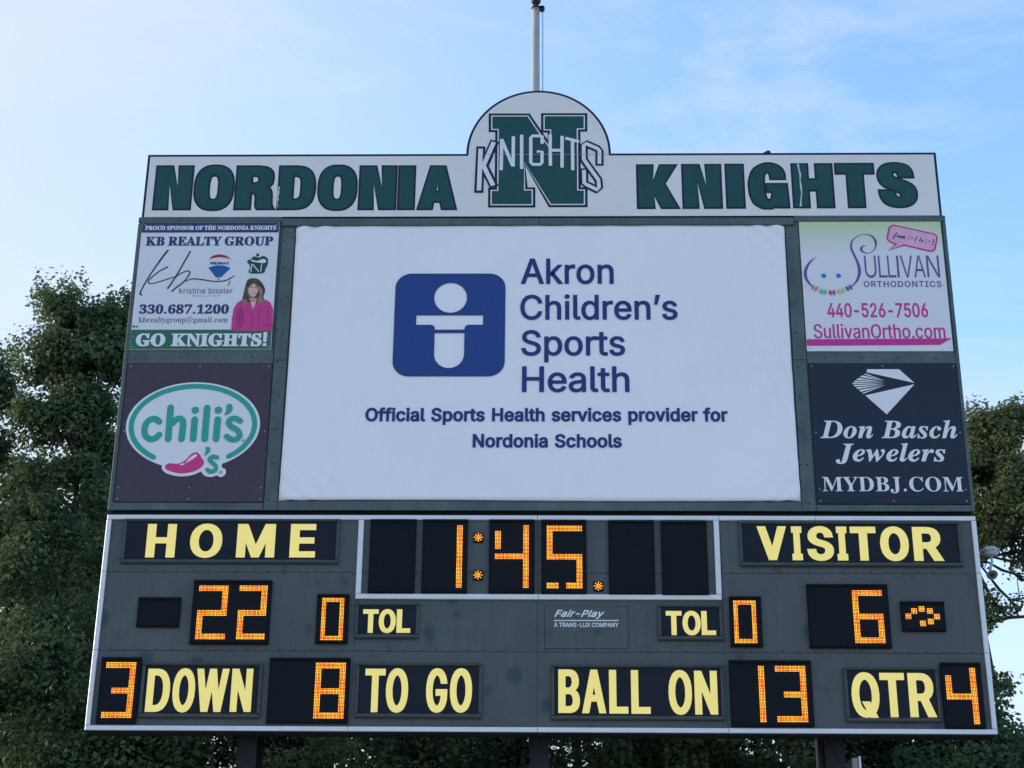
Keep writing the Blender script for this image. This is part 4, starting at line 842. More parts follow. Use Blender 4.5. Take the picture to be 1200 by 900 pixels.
                                          # short cross boards between the signs
for s0, s1 in ((KB, CH), (SU, BA)):
    a, b = min(s0[0], s1[0]) - 0.006, max(s0[1], s1[1]) + 0.006
    for c, d in ((s1[3] + 0.004, s0[2] - 0.004), (ZM0, s1[2] - 0.004)):
        m = MB(); rail(m, a, b, c, d); m.build('cross_board', M['green_frame'], fr)
m = MB(); rail(m, BN[0] - 0.012, BN[1] + 0.012, ZM0, BN[2] + 0.01)
m.build('cross_board', M['green_frame'], fr)
m = MB()                                  # top rail stands proud and shades the banner
xt0, xt1 = at(331, 260)[0], at(930, 258)[0]
ztb = at(630, 263.6, -0.035)[1]
for a, b in ((xt0, at(632, 260)[0]), (at(632, 260)[0] + 0.004, xt1)):
    m.box(a, b, -0.035, 0.0115, ztb, at(630, 255.6, -0.035)[1], 0, 0.006)
m.build('top_rail', M['green_frame'], fr)
for a, b, s in ((XM0, xt0 - 0.004, KB), (xt1 + 0.004, XM1, SU)):
    m = MB(); rail(m, a, b, s[3] + 0.006, ZM1, -0.008)
    m.build('end_rail', M['green_frame'], fr)
m = MB()                                  # bolt heads on the boards
rb = random.Random(5)
for xx, zs in ((KB[1] + 0.08, 9), (BN[0] - 0.07, 9), (SU[0] - 0.10, 9), (BN[1] + 0.05, 9)):
    for k in range(zs):
        z = ZM0 + 0.12 + (ZM1 - ZM0 - 0.4) * (k + rb.uniform(-.1, .1)) / (zs - 1)
        m.lathe((xx + rb.uniform(-.02, .02), -0.004, z), (0, -1, 0), [(0, .013), (.005, .011), (.007, .004)], 8)
for s0, s1 in ((KB, CH), (SU, BA)):
    zc = (s0[2] + s1[3]) / 2
    for k in range(4):
        m.lathe((s0[0] + (s0[1] - s0[0]) * (0.12 + 0.25 * k), -0.004, zc), (0, -1, 0), [(0, .014), (.005, .012), (.007, .004)], 8)
m.build('bolt_heads', M['green_back'], fr)
m = MB()                                  # dark channel behind the joint between frame and scoreboard
m.box(-HALF + 0.03, HALF - 0.03, 0.05, 0.21, Z1 + 0.002, ZM0 + 0.008); m.build('joint_channel', M['gap'], fr)

# ------------------------------------------------------------------ header sign
XH = 4.854
hd = thing('team_sign', 'long white header sign with dark green team name and a half round crest panel', 'sign', (0, 0.05, ZM1))
cx0, cx1 = at(546.3, 182)[0], at(716, 181)[0]
ccx = (cx0 + cx1) / 2; crr = (cx1 - cx0) / 2
ctop = at(631, 106.2)[1]
czz = ZH1; crz = ctop - ZH1
def header_outline(ins):
    o = [(-XH + ins, ZM1 + 0.002 + ins * 0), (XH - ins, ZM1 + 0.002), (XH - ins, ZH1 - ins)]
    o.append((ccx + crr - ins * 0.8, ZH1 - ins))
    for k in range(0, 41):
        a = math.pi * k / 40
        p = (ccx + (crr - ins) * math.cos(a), czz + (crz - ins) * math.sin(a))
        if p[1] > ZH1 - ins + 0.004: o.append(p)
    o += [(ccx - crr + ins * 0.8, ZH1 - ins), (-XH + ins, ZH1 - ins)]
    return o
def slab(mb, outline, y0, y1, mi=0):
    n = len(outline)
    mb.poly(outline, [], y0, mi)
    b = len(mb.v)
    for p in outline: mb.v.append((p[0], y0, p[1]))
    for p in outline: mb.v.append((p[0], y1, p[1]))
    for i in range(n):
        j = (i + 1) % n
        mb.f.append((b + i, b + i + n, b + j + n, b + j)); mb.m.append(mi)
    b = len(mb.v)
    back = MB().poly(outline, [], y1, mi)
    mb.v += back.v; mb.f += [tuple(b + i for i in f)[::-1] for f in back.f]; mb.m += back.m
m = MB(); slab(m, header_outline(0.0), 0.0, 0.10); m.build('panel', M['navy_line'], hd)
m = MB(); m.poly(header_outline(0.030), [], -0.002); m.build('face', M['white_panel'], hd)
m = MB()
zs = at(631, 181.3)[1]
m.poly([(cx0 + 0.18, zs - 0.006), (cx1 - 0.02, zs - 0.006), (cx1 - 0.02, zs), (cx0 + 0.18, zs)], [], -0.0125)
m.build('panel_seam', M['grey_pale'], hd)

heavy1 = [('N', 182.3, 224.4), ('O', 228.5, 273.4), ('R', 277.0, 322.0), ('D', 327.0, 368.7), ('O', 373.6, 417.6), ('N', 421.8, 463.6), ('I', 467.6, 485.4), ('A', 490.5, 534.5)]
heavy2 = [('K', 747.4, 794.2), ('N', 800.6, 844.6), ('I', 851.6, 871.2), ('G', 877.8, 923.2), ('H', 929.4, 975.6), ('T', 980.6, 1024.4), ('S', 1029.3, 1073.2)]
for nm, it, vb, vt in (('first', heavy1, (245.2, 245.0), (195.3, 195.3)), ('second', heavy2, (243.8, 242.4), (194.2, 192.0))):
    p = heavy_letters(it, vb, vt)
    decal('lettering_outline', thicken(p, 0.018), -0.004, M['navy_line'], hd, layered=False)
    decal('lettering', thicken(p, -0.006), -0.006, M['green_vinyl'], hd)
q = zoom(920, 170, 6)
decal('torn_strip', [(q([(82, 134), (96, 134), (102, 180), (113, 205), (108, 250), (118, 300), (120, 345), (114, 390), (117, 434), (102, 434), (108, 380), (112, 340), (104, 290), (100, 215), (94, 180)]), [])], -0.0085, M['torn'], hd)
q = zoom(160, 170, 6)
decal('torn_strip', [(q([(1002, 290), (1010, 300), (1002, 315), (1006, 330), (996, 375), (1003, 383), (992, 400), (996, 440), (991, 440), (988, 385), (992, 340), (997, 300)]), [])], -0.0085, M['torn'], hd)

# crest: big N with white and navy borders, the word KNIGHTS across it
q = zoom(540, 100, 6)
bigN = [(222, 221), (469, 221), (622, 446), (636, 446), (636, 311), (590, 311), (590, 219), (864, 219), (864, 304), (815, 304), (818, 741), (865, 741), (865, 835), (634, 835), (446, 540), (444, 741), (498, 741), (498, 837), (218, 837), (218, 744), (264, 744), (268, 308), (222, 308)]
pn = [(q(bigN), [])]
sc = 9.754 / 1043 * 1.08 / 6
decal('crest_border', thicken(pn, 27 * sc), -0.004, M['navy_line'], hd)
decal('crest_line', thicken(pn, 9.0 * sc), -0.0055, M['white_letter'], hd)
decal('crest_letter', pn, -0.007, M['green_vinyl'], hd)
def zs_(pts, w, caps=False, smooth=False): return (stroke(q(pts), w * sc, caps, smooth), [])
# white notch below the diagonal
decal('crest_notch', [(q([(478, 655), (510, 703), (478, 703)]), [])], -0.0048, M['white_letter'], hd)
Kp = [[(140, 448), (128, 742)], [(232, 402), (150, 590)], [(163, 575), (228, 708)]]
decal('script_border', [zs_(p, 66) for p in ([(142, 432), (126, 757)], [(240, 392), (150, 600)], [(160, 565), (236, 718)])], -0.0085, M['navy_line'], hd, layered=True)
decal('script_letter', [zs_(p, 33) for p in Kp], -0.0105, M['white_letter'], hd, layered=True)
Sp = [(975, 555), (975, 462), (962, 448), (880, 412), (864, 424), (864, 520), (872, 535), (968, 668), (972, 720), (962, 738), (884, 700), (868, 690), (866, 598)]
decal('script_border', [(stroke(q([(975, 566)] + Sp[1:-1] + [(866, 586)]), 60 * sc, False, False), [])], -0.0085, M['navy_line'], hd)
decal('script_letter', [(stroke(q(Sp), 28 * sc, False, False), [])], -0.0105, M['white_letter'], hd)
mid = [[(288, 380), (284, 600)], [(288, 385), (366, 572)], [(370, 362), (368, 575)], [(428, 352), (428, 592)],
       [(572, 415), (572, 362), (560, 360), (505, 360), (492, 372), (492, 545), (505, 560), (560, 560), (571, 548), (571, 470), (535, 470)],
       [(628, 350), (630, 570)], [(712, 360), (712, 583)], [(640, 461), (700, 461)], [(735, 376), (832, 402)], [(785, 400), (787, 602)]]
decal('script_letter', [zs_(p, 25) for p in mid], -0.0125, M['white_letter'], hd, layered=True)
m = MB()
x, z = at(898, 178)
m.add([(x - 0.06, 0.02, ZH1), (x + 0.06, 0.02, ZH1), (x + 0.06, 0.09, ZH1), (x - 0.06, 0.09, ZH1), (x + 0.02, 0.02, ZH1 + 0.05), (x + 0.05, 0.02, ZH1 + 0.045), (x + 0.05, 0.09, ZH1 + 0.045), (x + 0.02, 0.09, ZH1 + 0.05)],
      [(0, 1, 5, 4), (1, 2, 6, 5), (2, 3, 7, 6), (3, 0, 4, 7), (4, 5, 6, 7)])
x = at(350, 182)[0]
m.lathe((x, 0.05, ZH1), (0, 0, 1), [(0, .03), (.012, .025), (.02, .008)], 10)
m.build('lifting_lug', M['dark_metal'], hd)

# ------------------------------------------------------------------ central banner
bn = thing('sponsor_banner', 'large white vinyl banner with navy lettering and child emblem in the middle of the frame', 'banner', ((BN[0] + BN[1]) / 2, -0.01, BN[2]))
YB = -0.022
m = MB()
nx, nz = 120, 70
def wr(s, t):
    """wrinkles near the corners and edges, metres"""
    h = 0.0
    for cxn, czn, ang in ((0, 0, 0.75), (1, 0, -0.8), (0.98, 0.42, 1.2), (0, 1, -0.7), (1, 1, 0.8)):
        dx, dz = (s - cxn) * 5.9, (t - czn) * 3.0
        r = math.hypot(dx, dz)
        h += 0.013 * math.exp(-(r / 0.42) ** 2) * math.sin(38 * (dx * math.sin(ang) + dz * math.cos(ang)) + 1.0)
    e = min(t, 1 - t) * 3.0
    h += 0.0018 * math.exp(-(e / 0.12) ** 2) * math.sin(9 * s * 5.9 + 3 * math.sin(s * 11))
    e2 = min(s, 1 - s) * 5.9
    h += 0.0018 * math.exp(-(e2 / 0.12) ** 2) * math.sin(11 * t * 3 + 2 * math.sin(t * 9))
    return h
for j in range(nz + 1):
    for i in range(nx + 1):
        s, t = i / nx, j / nz
        bow = 0.010 * math.sin(math.pi * t) * (1 if s in (0, 1) else 0)
        xx = BN[0] + (BN[1] - BN[0]) * s + (bow if s == 0 else -bow)
        zz = BN[2] + (BN[3] - BN[2]) * t + (0.006 * math.sin(7 * s) if j == 0 else 0)
        m.v.append((xx, YB + abs(wr(s, t)) * 0.0 + wr(s, t) * 1.3 + 0.006, zz))
for j in range(nz):
    for i in range(nx):
        a = j * (nx + 1) + i
        m.f.append((a, a + 1, a + nx + 2, a + nx + 1)); m.m.append(0)
o = m.build('sheet', M['banner'], bn, True)
sm = o.modifiers.new('thickness', 'SOLIDIFY'); sm.thickness = 0.003; sm.offset = 1
YT = YB - 0.004
P2 = zoom(420, 280, 2.6087)
tx = lambda *a, **k: line('sans', *a, **k)
for a in (('Akron', 610.5, 719, 333.7, 304, 0.0075, 0.006), ("Children\u2019s", 609.7, 793.7, 375.6, 346.6, 0.0075, 0.006), ('Sports', 611, 732.4, 417.6, 388, 0.0075, 0.006), ('Health', 611.7, 737.4, 460.3, 430.2, 0.0075, 0.006)):
    decal('lettering', tx(*a), YT, M['navy_text'], bn, 'line of large navy lettering')
for a in (('Official Sports Health services provider for', 428.4, 852.4, 494.8, 479, 0.0085, 0.007), ('Nordonia Schools', 554, 728.6, 525.4, 509.5, 0.0085, 0.007)):
    decal('lettering', tx(*a, track=12, space=230), YT, M['navy_text'], bn, 'line of small navy lettering')
x0, x1, z0, z1 = rect_px(461.9, 592, 321.7, 442)
hole = []
cxe, cze = at(528.2, 350)
hole.append(ellipse(cxe, cze, at(547.4, 350)[0] - cxe, at(528, 332.6)[1] - cze, 36))
bx0, bx1 = at(488, 376)[0], at(566.2, 376)[0]
sx0, sx1 = at(509.3, 400)[0], at(544.2, 400)[0]
zt, zb = at(527, 370.6)[1], at(527, 381.6)[1]
zl, zl2, zbt = at(527, 387.3)[1], at(527, 391.3)[1], at(527, 432.3)[1]
fl = 0.05
arm = [(bx0, zt), (bx0, zb), (sx0 - fl, zb)] + [(sx0 - fl + fl * math.sin(a), zb - fl + fl * math.cos(a)) for a in (0.3, 0.6, 0.9, 1.2, 1.5)] + [(sx0, zl), (sx1, zl)] + \
      [(sx1 + fl - fl * math.sin(a), zb - fl + fl * math.cos(a)) for a in (1.5, 1.2, 0.9, 0.6, 0.3)] + [(sx1 + fl, zb), (bx1, zb), (bx1, zt)]
hole.append(arm)
rr = (sx1 - sx0) / 2
hole.append([(sx1, zl2), (sx0, zl2), (sx0, zbt + rr)] + [((sx0 + sx1) / 2 - rr * math.cos(a), zbt + rr - rr * math.sin(a)) for a in [math.pi * k / 14 for k in range(1, 14)]] + [(sx1, zbt + rr)])
decal('emblem', [(rrect(x0, x1, z0, z1, 0.19, 10), hole)], YT, M['navy_blue'], bn, 'navy rounded square with a white child figure')

# ------------------------------------------------------------------ sponsor signs
def sign(name, rc, material, label):
    t = thing(name, label, 'sign', ((rc[0] + rc[1]) / 2, 0, rc[2]))
    mm = MB(); mm.box(rc[0], rc[1], -0.014, 0.0115, rc[2], rc[3], 0, 0.002)
    mm.build('panel', material, t)
    sw = MB()
    for fx in (0.02, 0.5, 0.98):
        for fz in (0.02, 0.10, 0.5, 0.98):
            if fx == 0.5 and fz == 0.5: continue
            sw.lathe((rc[0] + (rc[1] - rc[0]) * fx, -0.014, rc[2] + (rc[3] - rc[2]) * fz), (0, -1, 0), [(0, .008), (.003, .007), (.004, .002)], 8)
    sw.build('screw_heads', M['siren'], t)
    return t
YS = -0.0165
# real estate sign
kb = sign('realty_sign', KB, M['sign_white'], 'white realty sign with handwritten initials and a woman in a pink blouse, green strip below')
zband = at(240, 273.2)[1]; zgr = at(238, 387)[1]
decal('top_band', [([(KB[0] + .004, zband), (KB[1] - .004, zband), (KB[1] - .004, KB[3] - .004), (KB[0] + .004, KB[3] - .004)], [])], YS, M['navy_sign'], kb)
decal('bottom_band', [([(KB[0] + .004, KB[2] + .004), (KB[1] - .004, KB[2] + .004), (KB[1] - .004, zgr), (KB[0] + .004, zgr)], [])], YS, M['green_band'], kb)
decal('lettering', line('serif', 'PROUD SPONSOR OF THE NORDONIA KNIGHTS', 170.6, 324, 270.2, 265.4, 0.002, track=4, space=160) + line('serif', 'GO KNIGHTS!', 159.6, 313.2, 406.4, 391.6, 0.010, 0.006, space=190, track=18), -0.0185, M['white_letter'], kb)
decal('lettering', line('serif', 'KB REALTY GROUP', 171.3, 320.4, 288.5, 278, 0.005, 0.003, track=12, space=150) + line('serif', '330.687.1200', 163.5, 268.5, 368.3, 357.2, 0.0045, 0.003, ref='3', track=8), YS, M['navy_sign'], kb)
decal('lettering', line('serif', 'kbrealtygroup@gmail.com', 163, 267.2, 378.4, 372.0, -0.0008, ref='k', track=0), YS, M['grey_print'], kb)
decal('lettering', tx('kristine bissler', 210.5, 273, 344.6, 338.0, 0.0004, ref='k', track=6), YS, M['grey_print'], kb)
decal('lettering', tx('REALTOR', 226, 258, 348.3, 346.3, 0.001, track=260), YS, M['grey_pale'], kb)
U = 0.0102
sig = [([(197.1, 294), (191.8, 300.7), (182.9, 313.1), (174, 326.4), (167.3, 338), (165.2, 342.5), (164.5, 345), (166.3, 346.3)], [1.5, 1.7, 1.3, 1.2, 1.2, 1.3, 1.4, 1.2]),
       ([(196.7, 313.6), (187.3, 318.4), (179.3, 324.7), (174.0, 330.2), (176.7, 333.1), (185.6, 331.3), (196.2, 327.8), (205.1, 325.1)], [1.3, 1.1, 1.0, 1.0, .9, .9, .9, .8]),
       ([(223.3, 295.3), (215.8, 308.7), (206.9, 323.8), (197.1, 338.5)], [1.2, 1.2, 1.2, 1.4]),
       ([(206, 325.6), (212.2, 321.1), (219.3, 318.3), (222.9, 319.8), (221.1, 323.8), (215.8, 330.9), (206.9, 337.6), (202, 342)], [.9, .9, 1.0, 1.1, 1.1, 1.1, 1.3, 1.3]),
       ([(214.6, 331.3), (224.7, 327.8), (232.7, 327.8), (249, 330.2), (257.8, 330.4), (266.7, 328.7), (275.1, 323.8)], [.6, .9, 1.0, .9, .9, .9, .7]),
       ([(270, 330), (268, 335)], [.6, .7])]
decal('signature', [(stroke(px(p), [w * U * 1.35 for w in ws]), []) for p, ws in sig], YS, M['ink'], kb, 'black handwritten initials', layered=True)
q = zoom(240, 258, 11.25)
top = smooth_path(q([(56, 530), (95, 488), (150, 465), (200, 460), (255, 468), (310, 490), (354, 530)]))
bot = smooth_path(q([(354, 530), (300, 508), (200, 497), (110, 508), (56, 530)]))
decal('balloon_mark', [(top + bot[1:-1], [])], YS, M['red_print'], kb)
decal('balloon_mark', [(smooth_path(q([(50, 636), (120, 612), (195, 603), (270, 612), (343, 640)])) + q([(215, 762), (150, 762)]), []), (q([(168, 778), (196, 778), (190, 797), (174, 797)]), [])], YS, M['blue_print'], kb)
decal('lettering', tx('RE/MAX', 247, 269, 310.6, 307.6, 0.003, track=25), YS, M['navy_sign'], kb)
decal('crest', [(smooth_path(q([(610, 520), (650, 485), (720, 500), (770, 480), (830, 510), (835, 580), (800, 660), (770, 705), (590, 705), (600, 620), (560, 550)]), closed=True), []), (ellipse(*at(302.3, 299.5), .02, .022, 14), [])], YS, M['green_vinyl'], kb)
decal('crest', [(smooth_path(q([(615, 528), (690, 545), (770, 520), (800, 530), (810, 560), (770, 575), (690, 565), (625, 552)]), closed=True), []),
               (stroke(q([(608, 695), (625, 585)]), 14 * .0008, False), []), (stroke(q([(635, 590), (715, 690)]), 14 * .0008, False), []), (stroke(q([(740, 690), (752, 590)]), 14 * .0008, False), [])], -0.018, M['white_letter'], kb, layered=True)
q = zoom(230, 330, 10)
decal('portrait', [(smooth_path(q([(600, -5), (650, -32), (720, -25), (780, 30), (810, 110), (790, 180), (800, 240), (770, 275), (700, 270), (640, 250), (580, 290), (535, 285), (545, 200), (570, 90)]), closed=True), [])], YS, M['hair_print'], kb, 'brown hair')
decal('portrait', [(q([(530, 225), (480, 258), (440, 325), (420, 440), (410, 581), (893, 581), (900, 420), (905, 330), (870, 250), (810, 215), (745, 245), (700, 262), (668, 335), (640, 255), (590, 245)]), [])], -0.0175, M['pink_print'], kb, 'bright pink blouse')
decal('portrait', [(ellipse(*at(296.8, 341.2), 5.6 * U, 8.6 * U, 24), []), (q([(640, 250), (625, 205), (715, 200), (700, 260), (668, 330)]), [])], -0.0185, M['skin_print'], kb, layered=True)
decal('portrait', [(smooth_path(q([(735, 60), (775, 100), (770, 180), (790, 250), (740, 270), (720, 220), (745, 160), (720, 90)]), closed=True), []),
                   (smooth_path(q([(545, 230), (585, 215), (600, 260), (560, 285)]), closed=True), [])], -0.0205, M['hair_light'], kb)
decal('portrait', [(q([(490, 330), (540, 310), (566, 400), (560, 480), (522, 555), (480, 520), (466, 450)]), []), (stroke(q([(825, 520), (890, 502)]), .010), []), (stroke(q([(655, 570), (652, 440), (665, 345)]), .008), []),
                   (stroke(q([(720, 300), (740, 400), (730, 520)]), [.004, .010, .004]), []), (stroke(q([(845, 290), (850, 400), (838, 500)]), [.004, .012, .006]), []), (stroke(q([(600, 300), (585, 380)]), [.004, .010]), [])], -0.0185, M['pink_dark'], kb)
decal('portrait', [(smooth_path(q([(625, 195), (668, 215), (712, 196), (700, 232), (665, 250), (636, 235)]), closed=True), []), (smooth_path(q([(610, 70), (622, 130), (650, 180), (630, 178), (608, 130)]), closed=True), [])], -0.0208, M['skin_shade'], kb)
decal('portrait', [(stroke(q([(636, 82), (648, 77), (660, 80)]), [.006, .012, .006]), []), (stroke(q([(688, 82), (700, 79), (711, 85)]), [.006, .012, .006]), []),
                   (stroke(q([(632, 62), (648, 56), (662, 60)]), [.004, .007, .004]), []), (stroke(q([(686, 62), (700, 59), (714, 65)]), [.004, .007, .004]), []), (stroke(q([(668, 112), (676, 116), (684, 112)]), [.003, .005, .003]), [])], -0.0212, M['hair_print'], kb)
decal('portrait', [(smooth_path(q([(650, 132), (678, 138), (706, 133), (680, 154)]), closed=True), [])], -0.0212, M['lip_print'], kb)
decal('portrait', [(smooth_path(q([(656, 135), (678, 139), (700, 136), (679, 146)]), closed=True), [])], -0.0216, M['white_letter'], kb)
decal('portrait', [(smooth_path(q([(745, 80), (780, 120), (772, 190), (755, 150)]), closed=True), [])], -0.0218, M['hair_light'], kb)
decal('small_print', [(ellipse(*at(156.8, 383.2), .018, .017, 10), []), (ellipse(*at(160.6, 383.4), .017, .013, 10), [])], YS, M['grey_print'], kb)

# restaurant sign
ch = sign('restaurant_sign', CH, M['plum'], 'dark plum restaurant sign with a white oval, teal lettering and a red pepper')
q = zoom(140, 440, 6.923)
s = 1 / 6.923 * 0.0098
cxo, czo = at(226.4, 499.0); rxo = at(305.0, 499)[0] - cxo; rzo = at(226.4, 448.6)[1] - czo
decal('oval', [(ellipse(cxo, czo, rxo, rzo, 64), [])], YS, M['white_letter'], ch)
pepper = smooth_path(q([(372, 742), (400, 718), (455, 720), (500, 714), (545, 684), (585, 642), (625, 627), (648, 640), (668, 672), (690, 706), (672, 745), (620, 777), (560, 794), (490, 798), (425, 785), (385, 768)]), 4, True)
decal('oval', thicken([(pepper, [])], 26 * s), -0.0175, M['white_letter'], ch)
decal('oval', [(smooth_path(q([(690, 690), (660, 760), (690, 815), (750, 828), (790, 815), (825, 830), (862, 805), (862, 765), (835, 750), (820, 690)]), 4, True), [])], -0.0190, M['white_letter'], ch)
ring = []
for k in range(61):
    a = R(-52 + (232 + 52 + 2) * k / 60)
    ring.append((cxo + rxo * 0.919 * math.cos(a), czo + rzo * 0.905 * math.sin(a)))
decal('oval_ring', [(stroke(ring, 42 * s, True, False), [])], -0.0200, M['teal'], ch)
cs = lambda p, w: (stroke(q(p), w * 1.17 * s), [])
let = [cs([(326, 380), (295, 358), (255, 362), (220, 395), (206, 445), (215, 495), (255, 522), (295, 512), (326, 485)], 45),
       cs([(418, 265), (398, 520)], 47), cs([(432, 392), (470, 358), (508, 362), (519, 405), (506, 520)], 46), cs([(613, 362), (600, 520)], 47), (ellipse(*q([(618, 287)])[0], 31 * s, 31 * s, 18), []),
       cs([(714, 268), (694, 520)], 47), cs([(800, 362), (786, 520)], 47), (ellipse(*q([(805, 287)])[0], 31 * s, 31 * s, 18), []),
       (stroke(q([(894, 258), (896, 275), (882, 302), (862, 322)]), [50 * s, 50 * s, 36 * s, 14 * s]), []),
       cs([(983, 375), (950, 356), (908, 358), (888, 388), (912, 422), (958, 448), (978, 488), (955, 520), (910, 524), (872, 500)], 40),
       (stroke(q([(719, 598), (722, 612), (712, 632), (696, 652)]), [36 * s, 36 * s, 24 * s, 10 * s]), []),
       cs([(795, 672), (762, 664), (734, 684), (752, 710), (782, 738), (780, 772), (742, 786), (716, 770)], 30)]
decal('lettering', let, -0.0205, M['teal'], ch, layered=True)
decal('pepper', [(pepper, [])], -0.0200, M['pepper'], ch, 'magenta red pepper')
decal('pepper', [(q([(540, 708), (575, 672), (615, 645), (636, 645), (630, 662), (590, 690), (548, 712)]), []), (q([(490, 727), (512, 720), (536, 716), (528, 730), (500, 735)]), [])], -0.0225, M['white_letter'], ch)
def ringp(c, r, w): return (ellipse(*q([c])[0], r * s, r * s, 18), [ellipse(*q([c])[0], (r - w) * s, (r - w) * s, 18)])
decal('trade_mark', [ringp((1008, 533), 13, 4), ringp((824, 790), 15, 4), (ellipse(*q([(1008, 533)])[0], 5 * s, 6 * s, 8), []), (ellipse(*q([(824, 790)])[0], 6 * s, 7 * s, 8), [])], -0.0225, M['grey_pale'], ch)

# orthodontics sign
msu = print_gradient('ortho_print', (0.52, 0.66, 0.30), (0.74, 0.74, 0.77), SU[3] - 0.42, SU[3] + 0.05)
so = sign('orthodontist_sign', SU, msu, 'white orthodontist sign with purple swirl face, coloured braces and magenta phone number')
q = zoom(930, 255, 8.18); s = 1 / 8.18 * 0.0102
decal('face_swirl', [(stroke(q([(214, 382), (180, 408), (148, 442), (118, 495), (110, 545), (124, 600), (168, 660)]), [w * s for w in (3, 10, 20, 28, 30, 26, 16)]), []),
                     (stroke(q([(688, 274), (660, 282), (645, 305), (660, 332), (705, 348), (752, 332), (782, 290), (785, 240), (760, 195), (715, 170), (660, 168), (602, 190), (560, 230), (548, 280), (562, 330), (598, 405), (625, 480), (628, 540), (610, 600), (580, 640), (540, 676)]),
                             [w * s for w in (4, 14, 24, 18, 8, 6, 12, 22, 18, 10, 6, 8, 14, 18, 20, 22, 28, 28, 22, 14, 10)]), []),
                     (stroke(q([(168, 660), (200, 682), (280, 716), (367, 724), (455, 712), (528, 682), (545, 672)]), 3.5 * s), [])], YS, M['purple'], so, 'purple swirl', layered=True)
decal('face_swirl', [(ellipse(*q([c])[0], 24 * s, 23 * s, 20), []) for c in ((287, 563), (428, 563))], YS, M['eye_blue'], so, 'two blue dots for eyes')
for c, an, mt in (((198, 682), -28, 'salmon'), ((280, 716), -12, 'mint'), ((367, 725), 0, 'magenta'), ((455, 711), 12, 'lime'), ((528, 680), 28, 'purple')):
    ca, sa = math.cos(R(-an)), math.sin(R(-an)); c0 = q([c])[0]
    H = [(-25, -25), (-7, -25), (-7, -7), (7, -7), (7, -25), (25, -25), (25, 25), (7, 25), (7, 7), (-7, 7), (-7, 25), (-25, 25)]
    H = [(x * 1.1, z) for x, z in H]
    decal('brace_bracket', [([(c0[0] + (x * ca + z * sa) * s, c0[1] + (-x * sa + z * ca) * s * 1.02) for x, z in H], [])], -0.020, M[mt], so)
q = zoom(1010, 255, 9)
bub = q([(285, 110), (320, 88), (345, 88), (760, 180), (788, 205), (790, 225), (770, 335), (745, 360), (710, 362), (445, 298), (278, 353), (355, 288), (290, 262), (266, 235), (266, 205)])
decal('speech_bubble', thicken([(bub, [])], 0.008), YS, M['magenta'], so)
decal('speech_bubble', thicken([(bub, [])], -0.012), -0.018, M['pink_pale'], so, 'pale pink speech bubble')
def tilted(pairs, c, ang):
    ca, sa = math.cos(ang), math.sin(ang)
    f = lambda p: (c[0] + (p[0] - c[0]) * ca - (p[1] - c[1]) * sa, c[1] + (p[0] - c[0]) * sa + (p[1] - c[1]) * ca)
    return [([f(p) for p in o], [[f(p) for p in h] for h in hs]) for o, hs in pairs]
bt = line('script', 'from', 1046, 1060.5, 282.5, 276.5, 0.0008, ref='f') + line('sans', ':-/', 1064, 1074.5, 282.5, 276, 0.001, ref='/') + line('script', 'to', 1077, 1081.8, 282.5, 277.5, 0.0008, ref='t') + line('sans', ':-)', 1084, 1094, 282.5, 276, 0.001, ref=')')
decal('lettering', tilted(bt, at(1069, 280), R(-12.5)), -0.020, M['ink'], so)
decal('lettering', boxed('sans', [('U', 1013.0, 1026.6), ('L', 1029.2, 1039.0), ('L', 1039.9, 1049.2), ('V', 1055, 1069.4), ('A', 1070.2, 1083.8), ('N', 1085.6, 1100.4)], (326.0, 325.6), (300.3, 300.0), -0.0012) + [(px([(1049.6, 300.2), (1052.0, 300.2), (1054.2, 325.8), (1051.7, 325.8)]), [])] +
      line('sans', 'ORTHODONTICS', 1011.8, 1103.0, 337.0, 330.0, 0.002, track=60), YS, M['purple'], so, 'purple name in thin capitals')
decal('lettering', line('sans', '440-526-7506', 969.2, 1087, 372.5, 355.8, 0.004, ref='4') + line('sans', 'SullivanOrtho.com', 953.3, 1107.3, 397.0, 380.3, 0.0035, 0.001, ref='S', track=6), YS, M['magenta'], so, 'magenta phone number and web address')
decal('underline', [(px([(945.4, 405.9), (1101.5, 404.8), (1114.8, 397.2), (944.9, 398.2)]), [])], YS - 0.0008, M['magenta'], so)

# jewellers' sign
ba = sign('jeweler_sign', BA, M['navy_board'], 'dark navy jeweler sign with white cut diamond and white serif lettering')
q = zoom(930, 410, 4.5)
ov = 17
dia = [(q([(386, 105), (554, 105), (636, 177), (384, 121)]), []), (q([(636, 184), (490, 343), (377, 243)]), [])]
edge = [(380, 128), (352, 142), (334, 157), (318, 170), (306, 181), (318, 193), (332, 206), (348, 220), (366, 236)]
for i, (a, b) in enumerate(edge):
    nxt = edge[min(i + 1, len(edge) - 1)]; prv = edge[max(i - 1, 0)]
    w = 0.66
    p0 = (a + (prv[0] - a) * .33, b + (prv[1] - b) * .33); p1 = (a + (nxt[0] - a) * .33, b + (nxt[1] - b) * .33)
    t = (470 + 12 * (i % 2), 178 + (b - 181) * 0.30)
    dia.append((q([p0, t, p1]), []))
decal('diamond', dia, YS, M['white_letter'], ba, 'white cut diamond with fanned rays', layered=True)
decal('lettering', line('italic', 'Don Basch', 960.6, 1121.0, 514.0, 493.6, 0.002, ref='D', track=8, space=170) + line('italic', 'Jewelers', 978.5, 1107.6, 541.2, 520.6, 0.002, ref='J', track=8), YS, M['white_letter'], ba, 'white slanted serif name')
decal('lettering', line('serif', 'MYDBJ.COM', 963.5, 1128.2, 576.2, 559.6, 0.0, ref='M', track=10), YS, M['white_letter'], ba, 'white serif web address')

